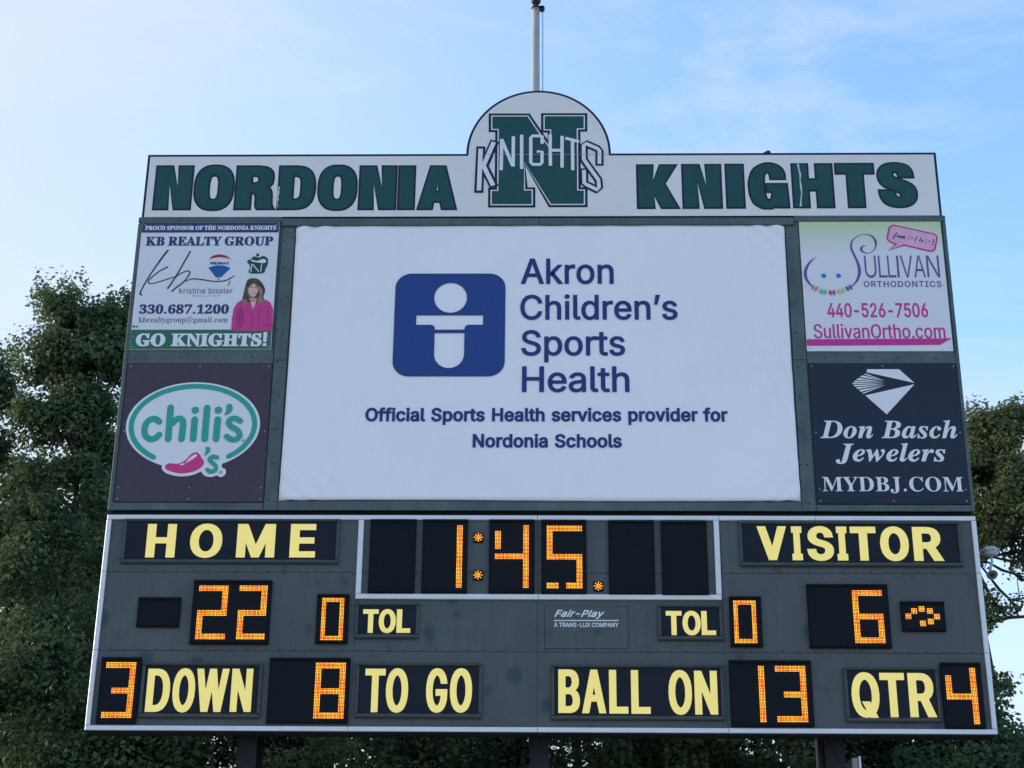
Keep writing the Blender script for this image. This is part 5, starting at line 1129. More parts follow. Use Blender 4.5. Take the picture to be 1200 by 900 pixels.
# ------------------------------------------------------------------ scoreboard cabinet
sb = thing('scoreboard', 'wide dark grey electronic scoreboard with lit orange digits and yellow captions', 'scoreboard', (0, 0.15, Z0))
m = MB(); m.box(-HALF + 0.012, HALF - 0.012, 0.008, 0.28, Z0 + 0.006, Z1 - 0.006); m.build('cabinet', M['gap'], sb)
zr1, zr2 = at(630, 671.5)[1], at(630, 764)[1]
xs = [-HALF + 0.05, at(416, 730)[0], at(630, 730)[0], at(848, 730)[0], HALF - 0.05]
m = MB()
for z0, z1 in ((Z0 + 0.05, zr2), (zr2, zr1), (zr1, Z1 - 0.05)):
    for a, b in zip(xs[:-1], xs[1:]):
        m.box(a + 0.0015, b - 0.0015, 0.0, 0.02, z0 + 0.002, z1 - 0.002, 0, 0.001)
m.build('face_panels', M['cabinet'], sb)
m = MB(); rr_ = random.Random(2)
for z in (zr1 + 0.016, zr2 + 0.016):
    for k in range(56):
        if rr_.random() < 0.12: continue
        x = -HALF + 0.16 + (2 * HALF - 0.32) * k / 55
        m.lathe((x + rr_.uniform(-.015, .015), 0.0, z + rr_.uniform(-.005, .005)), (0, -1, 0), [(0, .008), (.003, .007), (.005, .002)], 6)
m.build('rivets', M['gap'], sb)
# trim
TW = 0.052
def trim_run(mb, x0, x1, z0, z1, cuts=(), horiz=True):
    if horiz:
        ks = [x0] + list(cuts) + [x1]
        for a, b in zip(ks[:-1], ks[1:]): mb.box(a + 0.002, b - 0.002, -0.03, 0.0075, z0, z1, 0, 0.006)
    else:
        ks = [z0] + list(cuts) + [z1]
        for a, b in zip(ks[:-1], ks[1:]): mb.box(x0, x1, -0.03, 0.0075, a + 0.002, b - 0.002, 0, 0.006)
m = MB()
trim_run(m, -HALF, HALF, Z1 - TW, Z1, [at(u, 604)[0] for u in (630, 842, 955)])
trim_run(m, -HALF, HALF, Z0 + 0.010, Z0 + 0.010 + TW, [at(u, 852)[0] for u in (408, 630, 853.5)])
trim_run(m, -HALF, -HALF + TW, Z0 + TW + 0.012, Z1 - TW - 0.002, [zr2, zr1], False)
trim_run(m, HALF - TW, HALF, Z0 + TW + 0.012, Z1 - TW - 0.002, [zr2, zr1], False)
m.build('edge_trim', M['aluminium'], sb)
m = MB(); m.box(-HALF, HALF, -0.022, 0.0075, Z0 - 0.008, Z0 + 0.008); m.build('drip_edge', M['gap'], sb)
c0, c1 = at(422, 650)[0], at(840.5, 652)[0]
zc0 = at(630, 703)[1]; zc1 = at(630, 697.0)[1]
m = MB()
trim_run(m, c0 - .03, c1 + .03, zc0, zc1, [at(631, 700)[0]])
trim_run(m, c0 - .03, c0 + .03, zc1 + .002, Z1 - TW - 0.002, (), False)
trim_run(m, c1 - .03, c1 + .03, zc1 + .002, Z1 - TW - 0.002, (), False)
m.build('clock_trim', M['aluminium'], sb, label='white bar frame round the game clock')

# captions
def caption(lab, rc, items, vb, vt, grow, growz):
    x0, x1, z0, z1 = rect_px(*rc, y=-0.03)
    w = 0.042
    pl = MB(); pl.box(x0 + w * .8, x1 - w * .8, -0.022, -0.002, z0 + w * .8, z1 - w * .8)
    p = pl.build('caption_plate', M['plate'], sb, label=lab)
    f = MB()
    f.box(x0, x1, -0.046, -0.0005, z0, z0 + w, 0, 0.012).box(x0, x1, -0.046, -0.0005, z1 - w * .7, z1, 0, 0.012)
    f.box(x0, x0 + w * .8, -0.046, -0.0005, z0 + w, z1 - w * .7, 0, 0.012).box(x1 - w * .8, x1, -0.046, -0.0005, z0 + w, z1 - w * .7, 0, 0.012)
    f.build('plate_frame', M['plate_frame'], p)
    decal('lettering', boxed('sans', items, vb, vt, grow, growz, y=-0.025), -0.025, M['yellow'], p)
caption('caption plate reading HOME', (143.5, 397.3, 608, 660), [('H', 171.7, 205.9), ('O', 222.7, 260.5), ('M', 277.6, 322.4), ('E', 340, 370)], 653.3, 614, 0.028, 0.016)
caption('caption plate reading VISITOR', (866.5, 1127, 611, 663.5), [('V', 888, 921.5), ('I', 927.8, 940.0), ('S', 945.8, 976.8), ('I', 980.6, 993), ('T', 996.8, 1027), ('O', 1031.4, 1065), ('R', 1070, 1102.5)], (656.3, 657.4), (616.6, 617.6), 0.028, 0.018)
caption('caption plate reading DOWN', (164.5, 306.2, 776.5, 841), [('D', 173.6, 199.2), ('O', 202.2, 228.5), ('W', 229.5, 267.3), ('N', 270.7, 295.4)], 834.3, 783.6, 0.022, 0.012)
caption('caption plate reading TO GO', (416.2, 564.6, 777, 841), [('T', 427.4, 451.2), ('O', 452.2, 478.3), ('G', 499.3, 524.2), ('O', 527.2, 553.2)], 834.6, 783.6, 0.022, 0.012)
caption('caption plate reading BALL ON', (646, 848.6, 779, 843.6), [('B', 654.2, 679.6), ('A', 682.2, 710.0), ('L', 713.8, 736), ('L', 739.6, 762), ('O', 783.4, 810.9), ('N', 814.0, 840.8)], (835.4, 837.6), (784.3, 786.2), 0.022, 0.012)
caption('caption plate reading QTR', (990.2, 1101.5, 782, 846), [('Q', 998, 1030.6), ('T', 1032, 1061.0), ('R', 1065.0, 1094.4)], (840.5, 840.5), (788.2, 788.8), 0.024, 0.014)
caption('caption plate reading TOL beside the home timeouts', (415.9, 491, 706.5, 747.8), [('T', 425.2, 443.4), ('O', 443.8, 463.8), ('L', 464.8, 481)], 741.6, 714, 0.017, 0.012)
caption('caption plate reading TOL beside the visitor timeouts', (771.2, 847, 708.5, 750), [('T', 780.4, 799), ('O', 799.8, 821.2), ('L', 822, 838.8)], 744.2, 716, 0.017, 0.012)

# maker's plate
x0, x1, z0, z1 = rect_px(638.5, 736, 710.8, 760)
m = MB(); m.box(x0, x1, -0.004, -0.0005, z0, z1)
mp_ = m.build('maker_plate', M['cabinet'], sb, label='thin grey plate with white maker lettering')
m = MB()
for a, b, c, d in ((x0, x1, z0 - .004, z0), (x0, x1, z1, z1 + .004), (x0 - .004, x0, z0, z1), (x1, x1 + .004, z0, z1)): m.box(a, b, -0.003, -0.0005, c, d)
m.build('plate_edge', M['gap'], mp_)
decal('lettering', tx('Fair-Play', 649.6, 708.5, 723.2, 715, 0.0035, ref='F', shear=0.45, track=22) + [(px([(649, 727.9), (725, 727.9), (725, 726.7), (649, 726.7)]), [])] + tx('A TRANS-LUX COMPANY', 649.2, 724.8, 735, 729.8, 0.0015, ref='A', track=-8), -0.0065, M['white_letter'], mp_)

# digit displays
LED_RNG = np.random.default_rng(11)
def lamp_grid(mb, cols, cells, x0, z0, y):
    """lamps as small lit lenses on the common lattice"""
    h = PITCHM * 0.32
    for (i, j) in sorted(cells):
        cx, cz = x0 + (i + .5) * PITCHM, z0 + (j + .5) * PITCHM
        b = len(mb.v)
        mb.v += [(cx - h, y, cz - h), (cx + h, y, cz - h), (cx + h, y, cz + h), (cx - h, y, cz + h)]
        mb.f.append((b, b + 1, b + 2, b + 3)); mb.m.append(0)
        w = 0.60 + 0.30 * math.sin(i * 2.2 + 0.5 * math.sin(j * .23 + cx)) + 0.24 * math.cos(j * 2.05 + cx * 2.3) + 0.18 * math.sin(j * .33 + i * .21 + cx * 9) + LED_RNG.normal(0, .08)
        w = min(1, max(0, w))
        c = (1.0, .10 + .48 * w, .010 + .014 * w)
        cols += [(*c, 1)] * 4
SEG = {'0': 'abcdef', '1': 'bc', '2': 'abged', '3': 'abgcd', '4': 'fgbc', '5': 'afgcd', '6': 'afgedc', '8': 'abcdefg'}
def lit_digit(parent, d, xl, xr, vt, vb, th=4, skip=(), y=-0.047, short=None):
    x0, x1, z0, z1 = rect_px(xl, xr, vt, vb, y=y)
    nx_ = max(4, round((x1 - x0) / PITCHM)); nz_ = round((z1 - z0) / PITCHM)
    x1 = x0 + nx_ * PITCHM
    mid0 = nz_ // 2 - th // 2
    segs = {'a': (0, nx_, nz_ - th, nz_), 'd': (0, nx_, 0, th), 'g': (0, nx_, mid0, mid0 + th),
            'f': (0, th, mid0, nz_), 'e': (0, th, 0, mid0 + th), 'b': (nx_ - th, nx_, mid0, nz_), 'c': (nx_ - th, nx_, 0, mid0 + th)}
    if d == '1': segs['b'] = (0, nx_, mid0, nz_); segs['c'] = (0, nx_, 0, mid0 + th)
    if short: segs.update(short(nx_, nz_, th, mid0))
    cells = set()
    for k in SEG[d]:
        a, b, c, e = segs[k]
        cells |= {(i, j) for i in range(a, b) for j in range(c, e)}
    for a, b, c, e in [sk(nx_, nz_, th, mid0) for sk in skip]:
        cells -= {(i, j) for i in range(a, b) for j in range(c, e)}
    mb = MB(); cols = []
    lamp_grid(mb, cols, cells, x0, z0, y)
    mb.col['lamp'] = cols
    return mb.build('lit_digit', M['led'], parent, label='lit orange digit ' + d)
def display(lab, rc, hood=0.026):
    x0, x1, z0, z1 = rect_px(*rc, y=-0.04)
    mb = MB(); mb.box(x0 + hood * .8, x1 - hood * .8, -0.040, -0.0005, z0 + hood * .8, z1 - hood * .8)
    p = mb.build('digit_display', M['lamp_face'], sb, label=lab)
    f = MB(); c = 0.012
    f.box(x0, x1, -0.052, -0.0005, z0, z0 + hood, 0, c).box(x0, x1, -0.062, -0.0005, z1 - hood * 1.2, z1, 0, c)
    f.box(x0, x0 + hood * .8, -0.052, -0.0005, z0 + hood, z1 - hood * 1.2, 0, c).box(x1 - hood * .8, x1, -0.052, -0.0005, z0 + hood, z1 - hood * 1.2, 0, c)
    f.build('hood', M['box'], p)
    return p
display('blank first clock display', (432.6, 486.8, 608.6, 694.3))
p = display('clock display showing 1', (494.6, 547.6, 608.8, 694.4)); lit_digit(p, '1', 534.8, 541.8, 615.2, 689)
p = display('clock display showing 4', (573, 626.4, 609, 694.6))
lit_digit(p, '4', 579.8, 620.5, 615.2, 689, short=lambda nx_, nz_, th, m0: {'f': (0, th, int(nz_ * .635), int(nz_ * .915))})
p = display('clock display showing 5', (634.4, 687.4, 609.4, 695.4))
lit_digit(p, '5', 640.6, 681.6, 615.2, 689.6, skip=[lambda nx_, nz_, th, m0: (8, 13, 0, th)])
display('blank fourth clock display', (713.3, 767.2, 610, 696.4)); display('blank last clock display', (775.4, 829.4, 610.8, 697.2))
for i, (u, v) in enumerate(((560.6, 629.6), (560, 673.7), (701.3, 686.7))):
    cx, cz = at(u, v, -0.03)
    mb = MB(); mb.box(cx - .052, cx + .052, -0.028, -0.0005, cz - .055, cz + .055, 0, .01)
    p = mb.build('clock_dot', M['box'], sb, label='lit dot of the clock')
    mb = MB(); cols = []
    pts = [(0, 0)] + [(rr0 * math.cos(R(a)), rr0 * math.sin(R(a))) for rr0 in (.021, .042) for a in range(0, 360, 45)]
    for a, b in pts:
        h = .0062; bb = len(mb.v)
        mb.v += [(cx + a - h, -.0295, cz + b - h), (cx + a + h, -.0295, cz + b - h), (cx + a + h, -.0295, cz + b + h), (cx + a - h, -.0295, cz + b + h)]
        mb.f.append((bb, bb + 1, bb + 2, bb + 3)); mb.m.append(0); cols += [(1, .36, .01, 1)] * 4
    mb.col['lamp'] = cols
    mb.build('lit_dot', M['led'], p)
display('small blank display left of the home score', (160.9, 210.6, 700, 734.3))
p = display('home score display showing 22', (224.6, 316.6, 680, 754.4)); lit_digit(p, '2', 230.9, 266.4, 686.5, 749.3); lit_digit(p, '2', 278.6, 312.4, 686.5, 749.3)
p = display('home timeout display showing 0', (370.5, 408, 696.3, 753.5)); lit_digit(p, '0', 376.3, 402.9, 701, 750.3, th=3)
p = display('visitor timeout display showing 0', (855.6, 893, 698.9, 757.5)); lit_digit(p, '0', 860, 887.1, 703.8, 753.8, th=3)
p = display('visitor score display showing 6', (947.3, 1042.6, 684.6, 759)); lit_digit(p, '6', 1000, 1035.8, 691, 753.8)
p = display('down display showing 3', (115.6, 162, 770.2, 847.2)); lit_digit(p, '3', 121.4, 157.5, 776.2, 841.4, skip=[lambda nx_, nz_, th, m0: (0, 5, m0, m0 + th)])
p = display('yards to go display showing 8', (314, 409, 770.8, 847.2)); lit_digit(p, '8', 368.4, 404.2, 777, 842.2)
p = display('ball position display showing 13', (855.6, 952.5, 773.8, 851)); lit_digit(p, '1', 889.5, 897.3, 780.3, 846.4); lit_digit(p, '3', 909.4, 945.4, 780.3, 846.4, skip=[lambda nx_, nz_, th, m0: (0, 5, m0, m0 + th)])
p = display('quarter display showing 4', (1105, 1152.4, 776.5, 853.3))
lit_digit(p, '4', 1109.4, 1146, 782.6, 848.8, short=lambda nx_, nz_, th, m0: {'f': (0, th, int(nz_ * .455), int(nz_ * .89)), 'g': (0, nx_, int(nz_ * .455), int(nz_ * .455) + th)})
p = display('visitor possession arrow display', (1056.6, 1107.6, 704.8, 739.3))
q = zoom(1000, 680, 6)
mb = MB(); cols = []
for c in ((387, 253), (427, 216), (480, 202), (538, 216), (588, 255), (545, 290), (490, 303)):
    cx, cz = at(1000 + c[0] / 6, 680 + c[1] / 6, -0.047)
    lamp_grid(mb, cols, {(i, j) for i in range(4) for j in range(4)}, cx - 2 * PITCHM, cz - 2 * PITCHM, -0.047)
mb.col['lamp'] = cols
mb.build('lit_arrow', M['led'], p, label='arrow of orange lamp clusters')

# ------------------------------------------------------------------ flagpole behind the board
YF = 0.50
xf = at(627.9, 60, YF)[0]
zt_ = at(628, 10.5, YF)[1]
fp = thing('flagpole', 'tall pale metal flagpole with a dark ball on top behind the header', 'flagpole', (xf, YF, ZB + 3.4))
pr = 0.5 * abs(at(633.0, 60, YF)[0] - at(622.9, 60, YF)[0])
m = MB(); m.lathe((xf, YF, 0), (0, 0, 1), [(ZB + 3.4, pr * 1.12), (ZB + 6, pr * 1.08), (zt_, pr * 0.88)], 20); m.build('pole', M['pole'], fp, True)
m = MB(); m.lathe((xf, YF, zt_), (0, 0, 1), [(0, pr * 1.05), (.025, pr * 1.05), (.03, pr * .5), (.07, pr * .4)], 16)
m.box(xf, xf + pr * 1.7, YF - .03, YF + .03, zt_ - 0.01, zt_ + .03); m.lathe((xf + pr * 1.45, YF - .03, zt_ + .0), (0, 1, 0), [(0, .035), (.06, .035)], 12)
m.build('truck', M['dark_metal'], fp)
zb_ = at(628, 3.0, YF)[1]; rb_ = abs(at(633.8, 0, YF)[0] - at(628, 0, YF)[0])
m = MB()
prof = [(rb_ - rb_ * math.cos(math.pi * k / 12), rb_ * math.sin(math.pi * k / 12)) for k in range(13)]
m.lathe((xf, YF, zb_ - rb_ * 0.55), (0, 0, 1), prof, 18); m.build('finial_ball', M['dark_metal'], fp, True)
m = MB(); m.tube([(xf + pr * 1.6, YF, zt_), (xf + pr * 1.75, YF, ZB + 4.0)], [.006, .006], 6); m.build('halyard', M['rope'], fp)
for zz in (ZB + 3.8, ZB + 5.6):
    m = MB(); m.box(xf - .09, xf + .09, 0.221, YF - pr * .9, zz, zz + .06); m.build('wall_bracket', M['dark_metal'], fp)

# ------------------------------------------------------------------ warning siren beside the right edge
YW = 0.16
xw, zw = at(1160.3, 646.5, YW)
ws = thing('warning_siren', 'small grey siren head with a downward horn at the right edge of the scoreboard', 'siren', (xw, YW, zw))
U2 = 0.0098
m = MB(); m.lathe((xw, YW, zw - 5.2 * U2), (0, 0, 1), [(0, 6.0 * U2), (1.5 * U2, 8.0 * U2), (3.0 * U2, 9.0 * U2), (3.3 * U2, 8.0 * U2), (5.0 * U2, 8.4 * U2), (5.3 * U2, 9.2 * U2), (6.5 * U2, 9.0 * U2), (8.5 * U2, 7.4 * U2), (10.5 * U2, 4.6 * U2), (11.4 * U2, 1.5 * U2)], 24)
m.build('siren_head', M['siren'], ws, True)
m = MB()
for k in range(8):
    a = R(45 * k + 20)
    c = Vector((xw + 7.6 * U2 * math.cos(a), YW + 7.6 * U2 * math.sin(a), zw + 0.6 * U2))
    m.lathe(c, (math.cos(a), math.sin(a), 0.25), [(0, 1.2 * U2), (1.6 * U2, 1.5 * U2), (3.0 * U2, 2.4 * U2), (2.6 * U2, 1.6 * U2)], 10)
m.build('sound_ports', M['siren'], ws)
xh, zh = at(1162.2, 672.8, YW - 0.06)
m = MB()
neck = [(xw + 0.002, YW, zw - 4 * U2), (xw + 0.008, YW - 0.01, zw - 12 * U2), (xh - 0.004, YW - 0.03, zh + 6 * U2), (xh, YW - 0.045, zh + 2.4 * U2)]
m.tube(neck, [1.3 * U2, 1.5 * U2, 1.7 * U2, 2.0 * U2], 12); m.build('neck', M['siren'], ws, True)
ax = Vector((0.03, -0.70, -0.71)).normalized()
c = Vector((xh, YW - 0.045, zh + 1.6 * U2))
m = MB()
m.lathe(c, ax, [(-3.0 * U2, 1.7 * U2), (-0.5 * U2, 2.1 * U2), (2.0 * U2, 3.2 * U2), (3.6 * U2, 5.4 * U2), (4.1 * U2, 6.4 * U2), (3.9 * U2, 5.9 * U2)], 24); m.build('horn_bell', M['siren'], ws)
m = MB()
n_ = 24; rings = [(4.15 * U2, 6.15 * U2), (3.2 * U2, 4.6 * U2), (2.0 * U2, 3.2 * U2)]
pr_ = ax.orthogonal().normalized(); pq_ = ax.cross(pr_)
def bowl(rings, mat_, nm):
    m = MB()
    for d, r in rings:
        for k in range(n_):
            m.v.append(tuple(c + ax * d + (pr_ * math.cos(2 * math.pi * k / n_) + pq_ * math.sin(2 * math.pi * k / n_)) * r))
    for i in range(len(rings) - 1):
        for k in range(n_):
            m.f.append((i * n_ + k, i * n_ + (k + 1) % n_, (i + 1) * n_ + (k + 1) % n_, (i + 1) * n_ + k)); m.m.append(0)
    m.f.append(tuple((len(rings) - 1) * n_ + k for k in range(n_))); m.m.append(0)
    m.build(nm, mat_, ws)
bowl([(4.14 * U2, 5.9 * U2), (4.18 * U2, 3.4 * U2)], M['siren_in'], 'horn_mouth')
bowl([(4.21 * U2, 3.0 * U2), (4.24 * U2, 1.0 * U2)], M['dark_metal'], 'horn_throat')
m = MB(); m.tube([(xw, YW + 0.03, zw + 2 * U2), (xw, YW + .16, zw + 3 * U2), (HALF - 0.25, YW + .16, zw + 3 * U2)], [.012, .012, .012], 8); m.build('bracket_arm', M['siren'], ws)

# ------------------------------------------------------------------ trees
LEAF = {'a': leaf_material('leaf_dark', (0.072, 0.120, 0.058), (0.145, 0.205, 0.095)), 'b': leaf_material('leaf_olive', (0.095, 0.132, 0.066), (0.175, 0.210, 0.100)), 'c': leaf_material('leaf_fresh', (0.042, 0.078, 0.033), (0.095, 0.145, 0.058), 0.3)}
def tree(name, label, group, x, y, h, r, zc, clumps, leaves, size, seed, leaf='a', lobes=(), top_pow=0.75, spread=0.42, trunk_r=0.2, skip=None, lean=0.0, limb0=0.0):
    rng = np.random.default_rng(seed)
    t = thing(name, label, 'tree' if name != 'shrub' else 'shrub', (x, y, 0), group)
    tb = MB()
    hh = h * 0.86
    path = [Vector((x, y, 0))]
    for k in range(1, 7):
        f = k / 6
        path.append(Vector((x + rng.normal(0, .05) * h * .12 * f, y + rng.normal(0, .05) * h * .12 * f, hh * f)))
    tb.tube(path, [trunk_r * (1 - .85 * k / 6) * (1.25 if k == 0 else 1) for k in range(7)], 10)
    cl = []
    def trunk_at(z):
        f = min(max(z / hh, 0), 0.999) * 6; i = int(f)
        return path[i].lerp(path[i + 1], f - i), trunk_r * (1 - .85 * f / 6)
    for k in range(clumps):
        for _ in range(20):
            f = rng.random() ** 0.85
            z = zc + (h - zc) * f
            prof = (math.sin(math.pi * min(1, 0.16 + 0.84 * f) ** 0.9)) ** top_pow
            rad = r * max(0.12, prof) * (0.25 + 0.75 * rng.random() ** 0.5)
            a = rng.random() * 2 * math.pi
            rad *= 1 + 0.22 * math.sin(3 * a + seed) + 0.15 * math.sin(5 * a + f * 9)
            p = Vector((x + lean + rad * math.cos(a), y + rad * math.sin(a), z + rng.normal(0, .15)))
            if skip is None or not skip(p): break
        cl.append(p)
    for (lx, ly, lz, ln, lr) in lobes:
        for k in range(ln):
            cl.append(Vector((lx + rng.normal(0, lr), ly + rng.normal(0, lr), lz - abs(rng.normal(0, lr * 1.5)))))
    base = [cl[i] for i in rng.permutation(len(cl))[:max(6, len(cl) // 5)]]
    for p in base:                                   # limbs
        z0 = max(zc * .6, limb0, p.z - (math.hypot(p.x - x, p.y - y)) * (0.7 + .5 * rng.random()) - .5)
        q0, rr = trunk_at(min(z0, hh * .97))
        md = q0.lerp(p, .55) + Vector((0, 0, -.07 * (p - q0).length))
        tb.tube([q0, q0.lerp(md, .55), md, p], [rr * .5 + .01, rr * .36 + .01, .028, .012], 6)
        near = sorted(cl, key=lambda c: (c - p).length)[1:5]
        for c in near:
            if (c - p).length < 2.2: tb.tube([md.lerp(p, .5), p.lerp(c, .5) + Vector((0, 0, -.06)), c], [.018, .012, .007], 4)
    tb.build('trunk', M['bark'], t, True)
    # leaves: small folded blades scattered through every clump
    C = np.array([[p.x, p.y, p.z] for p in cl])
    n = leaves
    w = rng.gamma(2.5, 1, len(C)); w /= w.sum()
    ci = rng.choice(len(C), n, p=w)
    sg = spread * (0.6 + 0.8 * rng.random(len(C)))
    off = np.clip(rng.normal(0, 1, (n, 3)), -1.45, 1.45) * sg[ci][:, None] * np.array([1, 1, .72])
    pos = C[ci] + off
    if skip is not None:
        keep = np.array([not skip(Vector(p)) for p in pos]); pos = pos[keep]; ci = ci[keep]; n = len(pos)
    pos = np.maximum(pos, [-1e9, -1e9, 0.15])
    od = off / (np.linalg.norm(off, axis=1)[:, None] + 1e-6)
    if skip is not None: od = od[keep]
    nr = rng.normal(0, .55, (n, 3)) + od * .6 + np.array([0, -.15, .55]); nr /= np.linalg.norm(nr, axis=1)[:, None]
    tv = rng.normal(0, 1, (n, 3)); tv -= nr * (tv * nr).sum(1)[:, None]; tv /= np.linalg.norm(tv, axis=1)[:, None]
    bv = np.cross(nr, tv)
    sz = size * (0.6 + 0.8 * rng.random(n))[:, None]
    v = np.empty((n, 4, 3))
    v[:, 0] = pos - tv * sz * .62; v[:, 2] = pos + tv * sz * .62
    v[:, 1] = pos + bv * sz * .42 + nr * sz * .12; v[:, 3] = pos - bv * sz * .42 + nr * sz * .12
    v -= np.array([x, y, 0])
    me = bpy.data.meshes.new('crown')
    me.vertices.add(n * 4); me.vertices.foreach_set('co', v.reshape(-1).astype(np.float32))
    me.loops.add(n * 4); me.loops.foreach_set('vertex_index', np.arange(n * 4, dtype=np.int32))
    me.polygons.add(n); me.polygons.foreach_set('loop_start', np.arange(0, n * 4, 4, dtype=np.int32)); me.polygons.foreach_set('loop_total', np.full(n, 4, dtype=np.int32))
    me.materials.append(LEAF[leaf])
    me.update(); me.validate()
    tone = np.clip((0.1 + 0.8 * rng.random(len(C)))[ci] + rng.normal(0, .10, n), 0, 1)
    c4 = np.repeat(np.stack([tone, tone, tone, np.ones(n)], 1), 4, axis=0)
    a = me.color_attributes.new('tone', 'FLOAT_COLOR', 'POINT'); a.data.foreach_set('color', c4.astype(np.float32).ravel())
    o = bpy.data.objects.new('crown', me); COL.objects.link(o); o.parent = t
    return t

def tx_(u, y, v=600): return at(u, v, y)[0]
G1, G2, G3 = 'tall trees beside the scoreboard', 'low trees growing behind the scoreboard', 'far trees behind the scoreboard'
# tall trees at the left
YT1 = 10.0
def holes(p):
    return p.z > 10.2 and math.sin(6.1 * p.x + 2.9 * p.z) + math.sin(5.3 * p.z - 3.7 * p.x + .6) > 1.5
def lobe(u, v, y, n, r): p = at(u, v, y); return (p[0], y, p[1], n, r)
x1_, zt1 = at(108, 410, YT1)
tree('tree', 'tall leafy dark green tree directly left of the scoreboard', G1, x1_, YT1, zt1, 1.2, 3.5, 210, 92000, .068, 3, 'a', spread=.22, skip=holes,
     lobes=[lobe(72, 345, YT1, 9, .10), lobe(84, 366, YT1, 9, .14), lobe(100, 376, YT1, 7, .12), lobe(114, 372, YT1, 8, .10), lobe(150, 356, YT1, 10, .12), lobe(133, 372, YT1, 8, .12), lobe(124, 392, YT1, 8, .16), lobe(70, 410, YT1, 13, .22), lobe(98, 415, YT1, 12, .25), lobe(140, 405, YT1, 14, .25), lobe(48, 470, YT1, 12, .22)])
x2_, zt2 = at(-62, 430, 11)
tree('tree', 'tall dark green tree cut by the left edge of the picture', G1, x2_, 11, zt2, 0.9, 2.5, 130, 48000, .066, 8, 'a', spread=.22, lobes=[lobe(-3, 420, 11, 7, .14), lobe(2, 455, 11, 6, .16), lobe(-10, 520, 11, 8, .22)])
tree('tree', 'dark tree behind the left trees filling in low down', G1, tx_(25, 15), 15, at(40, 575, 15)[1], 3.0, 1.5, 110, 56000, .10, 21, 'a')
tree('tree', 'dark tree behind the left trees beside the lower half of the board', G1, tx_(120, 15.5), 15.5, at(110, 540, 15.5)[1], 2.4, 1.5, 110, 52000, .10, 22, 'a')
# tall trees at the right
YT3 = 10.0
XG = at(1163, 720, YT3)[0]; ZG0 = at(1180, 785, YT3)[1]; ZG1 = at(1180, 668, YT3)[1]
LFX, LFZ = at(1188, 706, YT3)
def gap_r(p):
    """the open sky between the upper and lower foliage on the right"""
    if math.sin(5.1 * p.x + 2.3 * p.z) + math.sin(4.3 * p.z - 3.1 * p.x + 1.7) > 1.15: return True
    if (p.x - LFX) ** 2 + (p.z - LFZ) ** 2 < .03: return False
    return p.x > XG + 0.25 * math.sin(p.z * 5) and ZG0 + 0.15 * math.sin(p.x * 7) < p.z < ZG1 + 0.2 * math.sin(p.x * 5 + 1) - max(0, (p.x - XG)) * -0.35
x3_, zt3 = at(1172, 520, YT3)
t3 = tree('tree', 'tall loose tree at the right edge with open sky below its crown', G1, x3_ - .75, YT3, zt3, 1.3, ZG1 + .2, 125, 37000, .068, 5, 'b', trunk_r=.13, skip=gap_r, limb0=ZG1 + 1.1, spread=.21, lean=.75,
     lobes=[lobe(1146, 488, YT3, 9, .12), lobe(1187, 482, YT3, 10, .14), lobe(1168, 505, YT3, 8, .14), lobe(1150, 560, YT3, 10, .4), lobe(1190, 560, YT3, 12, .4), lobe(1160, 630, YT3, 12, .4), lobe(1146, 668, YT3, 7, .16), lobe(1150, 705, YT3, 7, .13), lobe(1149, 745, YT3, 7, .13), lobe(1147, 785, YT3, 7, .16), lobe(1189, 704, YT3, 2, .08), lobe(1197, 660, YT3, 4, .12)])
m = MB(); bz = at(1175, 724, YT3)[1]
m.tube([(x3_ - .75, YT3, bz - .15), (x3_ - .2, YT3 - .1, bz - .02), (x3_ + .15, YT3 - .1, bz), (x3_ + .6, YT3 - .15, bz - .06), (x3_ + 1.1, YT3 - .2, bz + .05)], [.05, .032, .026, .02, .012], 6)
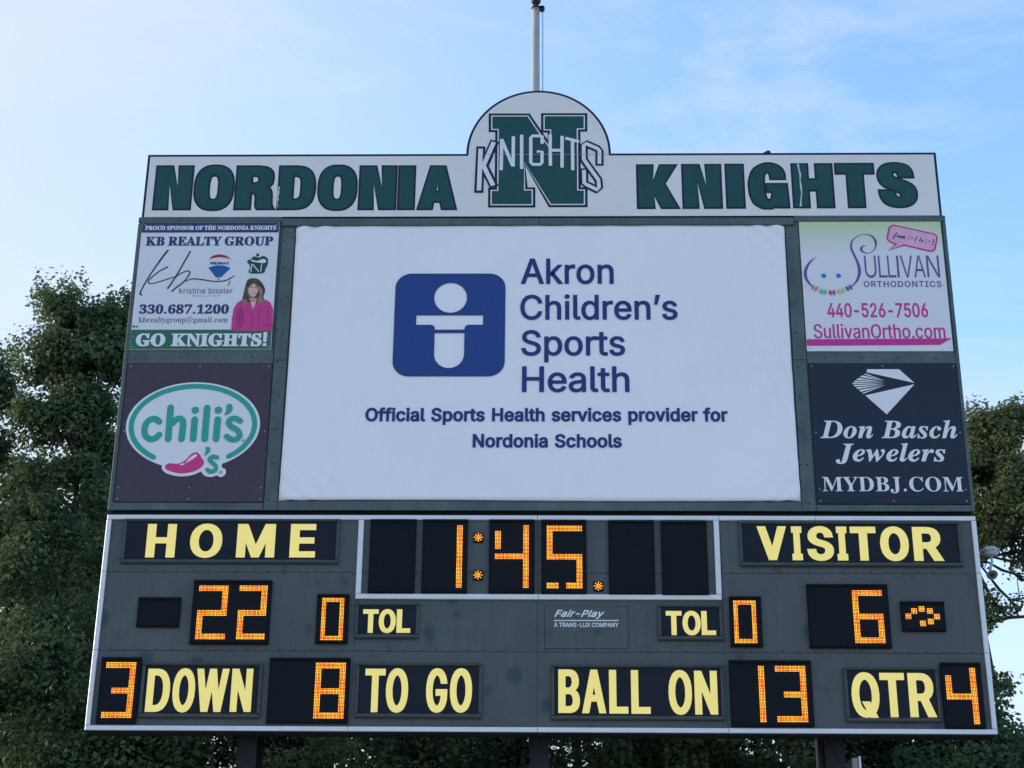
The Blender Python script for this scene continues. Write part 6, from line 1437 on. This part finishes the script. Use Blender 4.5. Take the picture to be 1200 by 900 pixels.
m.tube([(x3_ + .15, YT3 - .1, bz), (x3_ + .4, YT3 - .1, bz + .3), (x3_ + .7, YT3 - .1, bz + .42)], [.014, .01, .005], 5)
m.build('bare_branch', M['bark'], t3, True)
x4_, zt4 = at(1285, 490, 11)
tree('tree', 'second tall loose tree just outside the right edge', G1, x4_, 11, zt4, 1.6, ZG1 + .3, 110, 34000, .064, 6, 'b', limb0=ZG1 + .8, skip=gap_r, spread=.2)
# low trees behind the posts
specs = [(30, 7.2, 7.7, 2.2, 'c'), (128, 6.4, 6.9, 1.9, 'c'), (235, 7.5, 9.3, 2.3, 'a'), (390, 7.0, 9.2, 2.3, 'c'), (520, 8.0, 9.4, 2.4, 'c'), (680, 7.2, 9.2, 2.3, 'c'), (820, 7.6, 9.4, 2.4, 'a'), (940, 7.0, 9.2, 2.2, 'c'), (1015, 7.4, 8.6, 1.2, 'a'), (1150, 7.0, 6.7, 1.5, 'a'), (1240, 8, 6.7, 1.7, 'a')]
labs = ['fresh green low tree at the lower left edge', 'fresh green low tree left of the lower scoreboard corner', 'dark low tree left of the left hand post', 'fresh green low tree right of the left hand post', 'fresh green low tree left of the middle post', 'fresh green low tree right of the middle post', 'dark low tree between the middle and right posts', 'fresh green low tree left of the right hand post', 'dark low tree right of the grey electrical box', 'dark low tree below the sky gap at the right edge', 'dark low tree beyond the right edge']
for i, ((u, yy, h, r, lf), lb) in enumerate(zip(specs, labs)):
    tree('low_tree', lb, G2, tx_(u, yy, 880), yy, h, r, 2.2, 90, 46000, .072, 40 + i, lf, spread=.26, trunk_r=.12)
for i, (x, yy, h, r) in enumerate([(-14, 19, 11.2, 3.4), (-8, 20, 11.0, 3.4), (-2.5, 19, 10.2, 3.4), (3, 20, 10.0, 3.4), (8, 21, 8.4, 2.4), (13.5, 20, 8.2, 3.0)]):
    tree('far_tree', ['far dark tree behind the left tall trees', 'far dark tree behind the left edge of the board', 'far dark tree behind the left half of the board', 'far dark tree behind the right half of the board', 'far dark tree behind the right edge of the board', 'far dark tree beyond the right edge'][i], G3, x, yy, h, r, .8, 100, 40000, .13, 70 + i, 'a', spread=.5)
